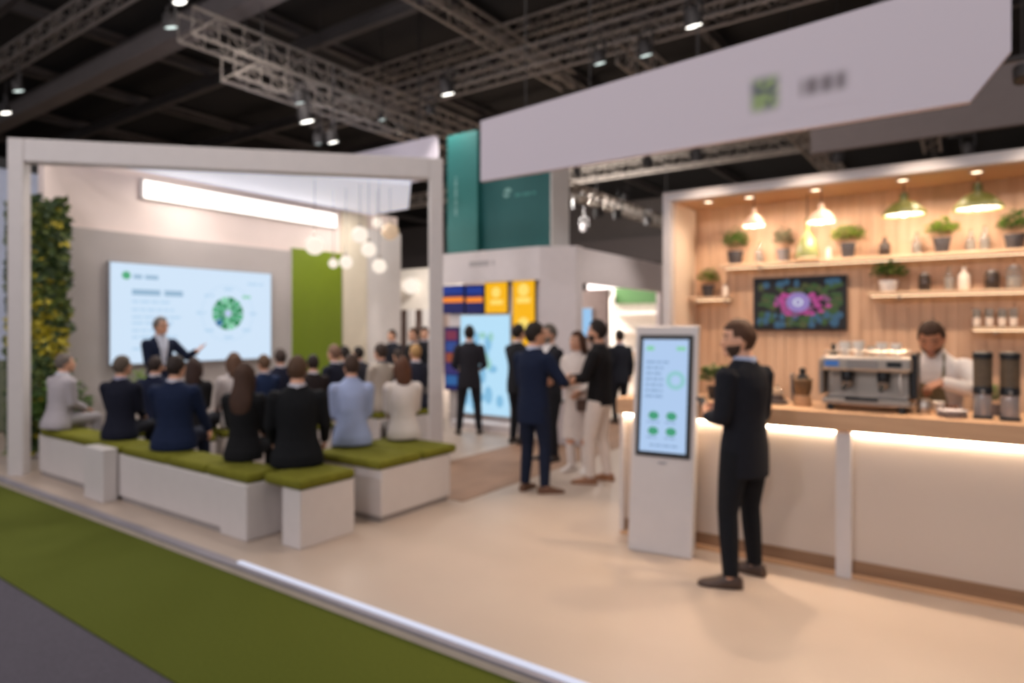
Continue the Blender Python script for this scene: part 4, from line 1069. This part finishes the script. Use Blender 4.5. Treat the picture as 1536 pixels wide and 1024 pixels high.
kline(-.1, z0+.09, .22, .014, kt, 'footer_line', 80)
# ---------------------------------------------------------------- the people
navy, dnavy, blk, char = (22, 30, 52), (20, 24, 38), (20, 20, 23), (38, 38, 44)
PX, PY = -9.17, 4.57
PRES = (PX, PY)
dk, br, lb_, gr_, bl = (34, 25, 20), (74, 48, 32), (92, 66, 42), (112, 104, 98), (150, 116, 70)
# man with a phone in front of the counter
q = at(1117, 4.45)
r, T, H, AR = person('man in dark suit standing with back turned between the kiosk and the bar counter', q.x, q.y, heading=YAW+R(30), h=1.80, jacket=(25, 26, 33), trousers=(20, 21, 26),
       hair=br, yaw=R(50), pitch=R(6), twist=R(0), vox=.006, face=True, beard=(66, 46, 34), shirt=(168, 178, 205), shoe=(64, 43, 30),
       arms={-1: ((-.12, .22, 1.10), (-.6, -.9, -.7), (.8, .5, .3), (.5, -.2, .8), .9), 1: ((.06, .22, 1.06), (.6, -.9, -.7), (-.5, .8, .2), (-.5, -.1, .8), .9)},
       feet={-1: (-.17, -.03, .75), 1: (.16, .05, .25)}, hemz=-.2)
ph = thing('phone', 'dark phone held in the hands of the man before the bar', 'phone', r.matrix_basis @ V((-.03, .33, 1.16)), YAW+R(30))
MB().box(-.037, .037, -.005, .005, -.075, .075, M.Rotation(R(-40), 4, 'X')).build('case', black, ph, bev=.004); MB().box(-.033, .033, -.0062, -.005, -.07, .07, M.Rotation(R(-40), 4, 'X')).build('glass', mat('phone_glass', (40, 44, 52), .1, var=0), ph)
# barista
q = at(1407, 5.05)
person('barista in white shirt and olive apron looking down behind the bar', q.x, q.y, heading=YAW+R(132), h=1.84, jacket=(226, 214, 206), trousers=(40, 38, 38), jacketname='shirt', hair=(66, 44, 30), yaw=R(8), pitch=R(28), lean=R(10),
       vox=.007, face=True, beard=(80, 56, 40), skin=1, apron=(124, 112, 84), arms={1: ((.10, .40, 1.30), (.8, -.3, -.4), (-.3, .6, -.4), (0, -.2, -1), .9), -1: ((-.12, .40, 1.30), (-.8, -.1, -.4), (.5, .5, -.3), (.1, -.2, -1), .9)}, wide=1.04)
# presenter
person('presenter in navy suit with grey hair gesturing in front of the stage screen', PX, PY, z=.15, heading=face_to(PX, PY, -3.5, 4.6), h=1.74, jacket=navy, trousers=navy, hair=gr_, style='short', shirt=(196, 200, 214), face=True,
       glasses=True, arms={1: ((.06, .27, 1.06), (.5, -.6, -.5), (-.5, .6, .1), (-.3, 0, 1), .6), -1: ((-.37, .32, 1.29), (-.4, -.5, -.8), (-.5, .5, .5), (.2, .1, 1), .3)}, yaw=R(15), tie=None)
# standing visitors
def stand(label, px, d, phi, **k):
    q = at(px, d); return person(label, q.x, q.y, z=.007 if -5.75 < q.x < -3.9 and q.y > 4.9 else 0, heading=YAW+R(phi), **k)
stand('man in charcoal suit standing alone with his back turned before the blue video screen', 704, 10.6, 4, h=1.78, jacket=(40, 38, 44), trousers=(34, 33, 38), hair=dk, feet={-1: (-.17, 0, .2), 1: (.16, 0, -.2)}, arms={-1: ((-.2, .26, 1.06),), 1: ((.2, .26, 1.06),)})
stand('man in black suit half hidden behind the man in the blue suit', 776, 9.7, -50, h=1.79, jacket=(30, 30, 34), trousers=(26, 26, 30), hair=dk, arms={1: ((.1, .3, 1.12),), -1: ((-.1, .3, 1.1),)}, shirt=(210, 204, 204), face=True)
stand('man in blue suit with brown shoes talking beside the walkway', 800, 6.88, -38, h=1.80, yaw=R(-30), jacket=(22, 31, 54), trousers=(24, 31, 50), hair=dk, shoe=(92, 58, 36), shirt=(190, 198, 220), face=True, vox=.007, feet={-1: (-.11, .0, .1), 1: (.13, .02, -.8)},
      arms={1: ((.22, .30, 1.12), (.6, -.6, -.3), (.3, 1, .2), (-.6, 0, .6)), -1: ((-.12, .3, 1.12),)}, hemz=-.2)
stand('grey haired man in glasses and dark suit facing the man in blue', 826, 8.5, 120, h=1.78, jacket=(34, 33, 38), trousers=(30, 30, 34), hair=(92, 84, 76), shirt=(224, 216, 214), face=True, glasses=True, beard=(120, 110, 100), arms={-1: ((-.08, .32, 1.15),), 1: ((.1, .3, 1.1),)})
r2 = stand('long haired woman in cream top and skirt facing the man in white trousers', 868, 7.9, 150, h=1.70, jacket=(226, 212, 204), trousers=(60, 50, 46), jacketname='blouse', hair=(74, 46, 32), style='long', face=True, skirt=(214, 200, 192), boots=(222, 212, 206), shoe=(214, 204, 198), skin=0, yaw=R(-25),
      arms={1: ((.08, .3, 1.12),), -1: ((-.14, .26, 1.02),)}, vox=.007)[0]
q = r2.matrix_basis @ V((-.2, .26, .88))
hb = thing('handbag', 'small brown handbag held by the woman with long hair', 'bag', q, YAW); bx(-.1, .1, -.04, .04, -.08, .06).build('body', mat('brown_leather', (88, 62, 50), .5), hb, bev=.02); MB().tube([(-.07, 0, .06), (-.05, 0, .15), (.05, 0, .15), (.07, 0, .06)], .006, 6).build('strap', mat('brown_leather', (88, 62, 50), .5), hb, smooth=True)
stand('man in black blazer and white trousers with tan shoes near the bar counter end', 899, 7.3, 62, h=1.83, jacket=(24, 22, 24), trousers=(226, 212, 202), hair=dk, shoe=(140, 92, 58), face=True, vox=.007, beard=(48, 36, 30), collar=(70, 66, 68),
      arms={-1: ((-.14, .28, 1.14), (-.6, -.6, -.3)), 1: ((.12, .26, 1.1), (.7, -.5, -.3))}, feet={-1: (-.12, .06, .3), 1: (.13, -.05, -.1)}, hemz=-.06)
stand('distant visitor in dark suit seen between the kiosk and the man in white trousers', 930, 11.8, 20, h=1.70, jacket=(30, 32, 40), trousers=(28, 30, 36), hair=dk, vox=.012)
stand('distant standing person in dark suit left of the pair behind the right frame post', 589, 13.2, 150, h=1.70, jacket=(34, 34, 42), trousers=(30, 30, 36), hair=dk, face=True, vox=.012)
stand('distant man in black suit, nearer the right frame post of a standing pair', 637, 12.4, 190, h=1.76, jacket=(32, 30, 34), trousers=(28, 28, 32), hair=dk, face=True, vox=.012)
stand('distant person in black, farther from the post of a standing pair', 622, 11.5, 140, h=1.74, jacket=(26, 26, 30), trousers=(28, 28, 32), hair=br, face=True, vox=.012)
# seated audience
def sit(label, px, d, phi=None, top=None, seat=.54, stl=None, **k):
    p = at(px, d)
    hd = face_to(p.x, p.y, *PRES) if phi is None else YAW+R(phi)
    zt = EYE - (top-HZ)/F*d
    h = (zt-seat)/.855*1.78/1.0 if top else 1.75
    h = max(1.5, min(1.86, (zt-seat+.0)/(.905)*1.78)) if top else 1.75
    if stl:
        stool(0, p.x, p.y, hd, 'white cube stool with olive cushion under the ' + stl)
    return person(label, p.x, p.y, z=.007 if label.startswith('woman with shoulder') else 0, heading=hd, h=h, sit=seat, **k)
SE = BH+.085
sit('older man in light grey jacket seated nearest the left frame post', 87, 7.6, -22, 541, SE, jacket=(168, 160, 164), trousers=(150, 144, 146), hair=(100, 90, 84), yaw=R(-25), collar=(196, 198, 210), face=True, lean=R(6))
sit('man in dark navy suit seated on the front bench beside the white upright block', 181, 6.95, 2, 546, SE, jacket=(22, 24, 38), trousers=(24, 25, 34), hair=(84, 72, 62), yaw=R(-25), collar=(150, 150, 172), face=True)
sit('man in navy suit seated in the second row behind the broad navy suited man', 232, 7.75, 10, 545, SE, stl='second row man in navy', jacket=(24, 30, 52), trousers=(24, 26, 40), hair=(50, 38, 34), yaw=R(-20))
sit('broad man in blue navy suit seated in the middle of the front bench', 262, 6.35, 4, 547, SE, jacket=(21, 32, 58), trousers=(24, 30, 50), hair=(44, 34, 30), yaw=R(-18), face=True, wide=1.12, arms={1: ((.26, .26, .74),), -1: ((-.2, .28, .72),)})
sit('dark haired woman in black seated behind the broad navy suited man', 291, 7.3, 35, 548, SE, stl='dark haired woman in black', jacket=(24, 23, 26), trousers=(28, 28, 32), hair=(54, 36, 30), style='bob', yaw=R(-25), face=True, wide=.92)
sit('woman with light brown hair and pale top seated in the second row', 352, 7.75, 45, 540, SE, stl='pale topped woman', jacket=(200, 190, 188), trousers=(50, 50, 56), jacketname='blouse', hair=(92, 66, 50), style='bob', wide=.92)
sit('woman with very long brown hair in black seated on the front bench', 366, 5.85, 2, 559, SE, jacket=(20, 20, 22), trousers=(26, 26, 30), hair=(62, 40, 28), style='long', wide=.92, vox=.009)
sit('man in blue suit seated in the second row right of the pale topped woman', 397, 8.25, 52, 543, SE, stl='man in the blue suit', jacket=(30, 44, 76), trousers=(28, 36, 56), hair=(96, 72, 54))
sit('man in dark blue suit seated in the second row beside the palm', 421, 8.85, 35, 533, SE, stl='man in dark blue near the palm', jacket=(34, 36, 54), trousers=(30, 32, 44), hair=(66, 52, 46))
sit('man in black suit seated at the corner bench with his back turned', 446, 5.62, 16, 550, SE, jacket=(18, 19, 22), trousers=(24, 26, 36), hair=(78, 56, 40), wide=1.1, yaw=R(-4), vox=.008, arms={1: ((.24, .24, .76),), -1: ((-.22, .24, .76),)})
sit('dark haired person in dark brown jacket seated behind the man in black', 470, 8.2, 40, 542, SE, stl='person in the dark brown jacket', jacket=(36, 28, 28), trousers=(30, 28, 30), hair=(38, 26, 24), yaw=R(-14))
sit('man in light blue shirt seated on the right bench', 528, 6.5, 18, 545, .555, jacket=(160, 172, 206), trousers=(36, 40, 56), jacketname='shirt', hair=(64, 46, 36), yaw=R(12), lean=R(5), vox=.008)
sit('woman with shoulder length brown hair in cream blouse on the right bench', 605, 6.85, 22, 548, .555, jacket=(218, 206, 198), trousers=(120, 112, 108), jacketname='blouse', hair=(86, 52, 34), style='bob', wide=.95, lean=R(3), vox=.008)
sit('man in dark suit with reddish face in the far row nearest the green panel', 503, 9.2, 62, 527, SE, stl='red faced man of the far row', jacket=(30, 32, 46), trousers=(30, 30, 40), hair=(120, 90, 74), face=True)
sit('dark haired man in navy suit in the far row, second from the green panel', 518, 10.0, 55, 528, SE, stl='navy suited man of the far row', jacket=(26, 28, 44), trousers=(28, 28, 38), hair=dk, face=True)
sit('dark haired man in the far row beside the man in the beige jacket', 539, 10.5, 60, 528, SE, stl='dark haired man beside the beige jacket', jacket=(60, 58, 66), trousers=(40, 40, 46), hair=dk, face=True)
sit('man in beige jacket with short dark hair seated in the far row', 572, 9.3, 52, 525, SE, stl='man in the beige jacket', jacket=(172, 160, 148), trousers=(90, 84, 80), hair=(58, 44, 36), face=True, collar=(60, 66, 90))
sit('dark haired person in the far row between beige jacket and blond man', 598, 10.5, 45, 538, SE, stl='person between beige jacket and blond man', jacket=(48, 44, 50), trousers=(40, 40, 44), hair=(52, 40, 34), face=True)
sit('blond man in dark suit seated in the far row beside the right frame post', 624, 9.6, 40, 526, SE, stl='blond man', jacket=(36, 37, 50), trousers=(34, 34, 44), hair=(166, 128, 82), face=True)
bake_all()

# ---------------------------------------------------------------- light
def area(loc, size, power, col=(1, .96, .92), aim=None, shape='DISK', spread=180):
    l = bpy.data.lights.new('hall_and_fill_light', 'AREA'); l.shape = shape; l.size = size; l.energy = power; l.color = col; l.spread = R(spread)
    o = bpy.data.objects.new('hall_and_fill_light', l); C.objects.link(o); o.location = loc
    if aim: o.rotation_euler = (V(aim)-V(loc)).to_track_quat('-Z', 'Y').to_euler()
    return o
def spot(loc, aim, power, col, ang=60, blend=.6, r=.06):
    l = bpy.data.lights.new('spot_light', 'SPOT'); l.energy = power; l.color = col; l.spot_size = R(ang); l.spot_blend = blend; l.shadow_soft_size = r
    o = bpy.data.objects.new('spot_light', l); C.objects.link(o); o.location = loc; o.rotation_euler = (V(aim)-V(loc)).to_track_quat('-Z', 'Y').to_euler()
def point(loc, power, col, r=.04):
    l = bpy.data.lights.new('bulb_light', 'POINT'); l.energy = power; l.color = col; l.shadow_soft_size = r
    o = bpy.data.objects.new('bulb_light', l); C.objects.link(o); o.location = loc
warm = (1, .70, .42); neutral = (1, .93, .88); cool = (.86, .91, 1)
for x, y in ((-1.5, 2.0), (-5.5, 2.0), (-9.5, 2.0), (-13, 3.5), (-2.5, 6.3), (-6.6, 4.8), (-8.3, 5.6), (2.5, 4.0)):
    area((x, y, 6.9), .5, 52, neutral)
for x, y in ((-2, -3), (-8, -3), (3, -1)): area((x, y, 6.9), .8, 60, neutral)
for x in (-9, -4, 1): area((x, -6.5, 5.6), .9, 165, (.97, .93, 1), aim=(x-1.5, 5, 2.2))  # added floods behind the camera, brighten banner, kiosk and bench fronts
for p in BIG: spot(p - V((0, 0, .02)), (p.x, p.y-.8, 0), 190, neutral, 105, .5, .07)
# bar
for x in (-2.0, -1.1, -.3, .5, 1.2): spot((x, 5.40, 3.34), (x, 6.7, 1.75), 62, (1, .80, .64), 64, .9, .06)  # added spots, unseen behind the banner, extra fill for the bar wall
for x in (-2.0, -1.5, -.9, -.2, .45): spot((x, 6.30, 2.955), (x, 6.36, 0), 13, (1, .80, .60), 120, .8, .04)
for x, y, z in PEND[:4]: point((x, y, z-.05), 9, (1, .82, .66), .045)
# track lights behind the banner wash the booth floor
tk = thing('track_light_bar', 'dark lighting track with spots hidden behind the white banner', 'track light', (0, 5.42, 3.5))
bx(-3.2, .6, -.02, .02, 0, .03).build('rail', darkm, tk)
for x in (-2.9, .3): MB().tube([(x, 0, .03), (x, 0, 4.9)], .006, 6).build('suspension_wire', darkm, tk)
for x in (-2.6, -1.6, -.6, .3):
    MB().lathe([(.05, 0), (.05, .1), (.03, .12)], 14, M.Translation((x, -.02, -.14)) @ M.Rotation(R(-25), 4, 'X')).build('spot_head', darkm, tk)
    spot((x, 5.37, 3.33), (x-.1, 4.1, 0), 170, (1, .76, .54), 68, .7, .05)
for x in (-11.5, -9.5): area((x, 15.5, 5.5), .5, 850, (1, .95, .9), aim=(x, 17.5, 2.8))  # added lights without fixtures, brighten the far booth fascia
for x in (-4.5, -2.5): area((x, 15.0, 4.6), .5, 36, (1, .92, .84), aim=(x, 17, 1.6))  # same kind of added light for the booth with the green sign
for x, y in ((-6.6, 10.6), (-6.2, 12.4)): area((x, y, 2.95), .4, 28, (1, .94, .9))  # added under the booth roof to lift its dark inner wall
# fill lights added under the canopy, which blocks the hall lamps
for x, y in ((-9.4, 5.4), (-8.8, 7.0), (-9.3, 8.4)): area((x, y, 4.06), .35, 26, (1, .93, .87))
w = bpy.data.worlds.new('hall_ambience'); scene.world = w; w.use_nodes = True
w.node_tree.nodes['Background'].inputs[0].default_value = (.80, .78, .82, 1); w.node_tree.nodes['Background'].inputs[1].default_value = .36

# ---------------------------------------------------------------- camera
cd = bpy.data.cameras.new('camera'); cam = bpy.data.objects.new('camera', cd); C.objects.link(cam)
cam.location = (0, 0, EYE); cam.rotation_euler = (pi/2, 0, YAW)
cd.sensor_width = 36; cd.lens = 36*F/1536; cd.shift_y = -21/1536; cd.clip_start = .05; cd.clip_end = 200
cd.dof.use_dof = DOF; cd.dof.focus_distance = .6; cd.dof.aperture_fstop = 4.2
scene.camera = cam
scene.view_settings.view_transform = 'Standard'; scene.view_settings.look = 'None'; scene.view_settings.gamma = 1; scene.view_settings.exposure = 0
scene.view_settings.use_curve_mapping = False
scene.cycles.use_denoising = True
scene.cycles.max_bounces = 6; scene.cycles.sample_clamp_indirect = 6
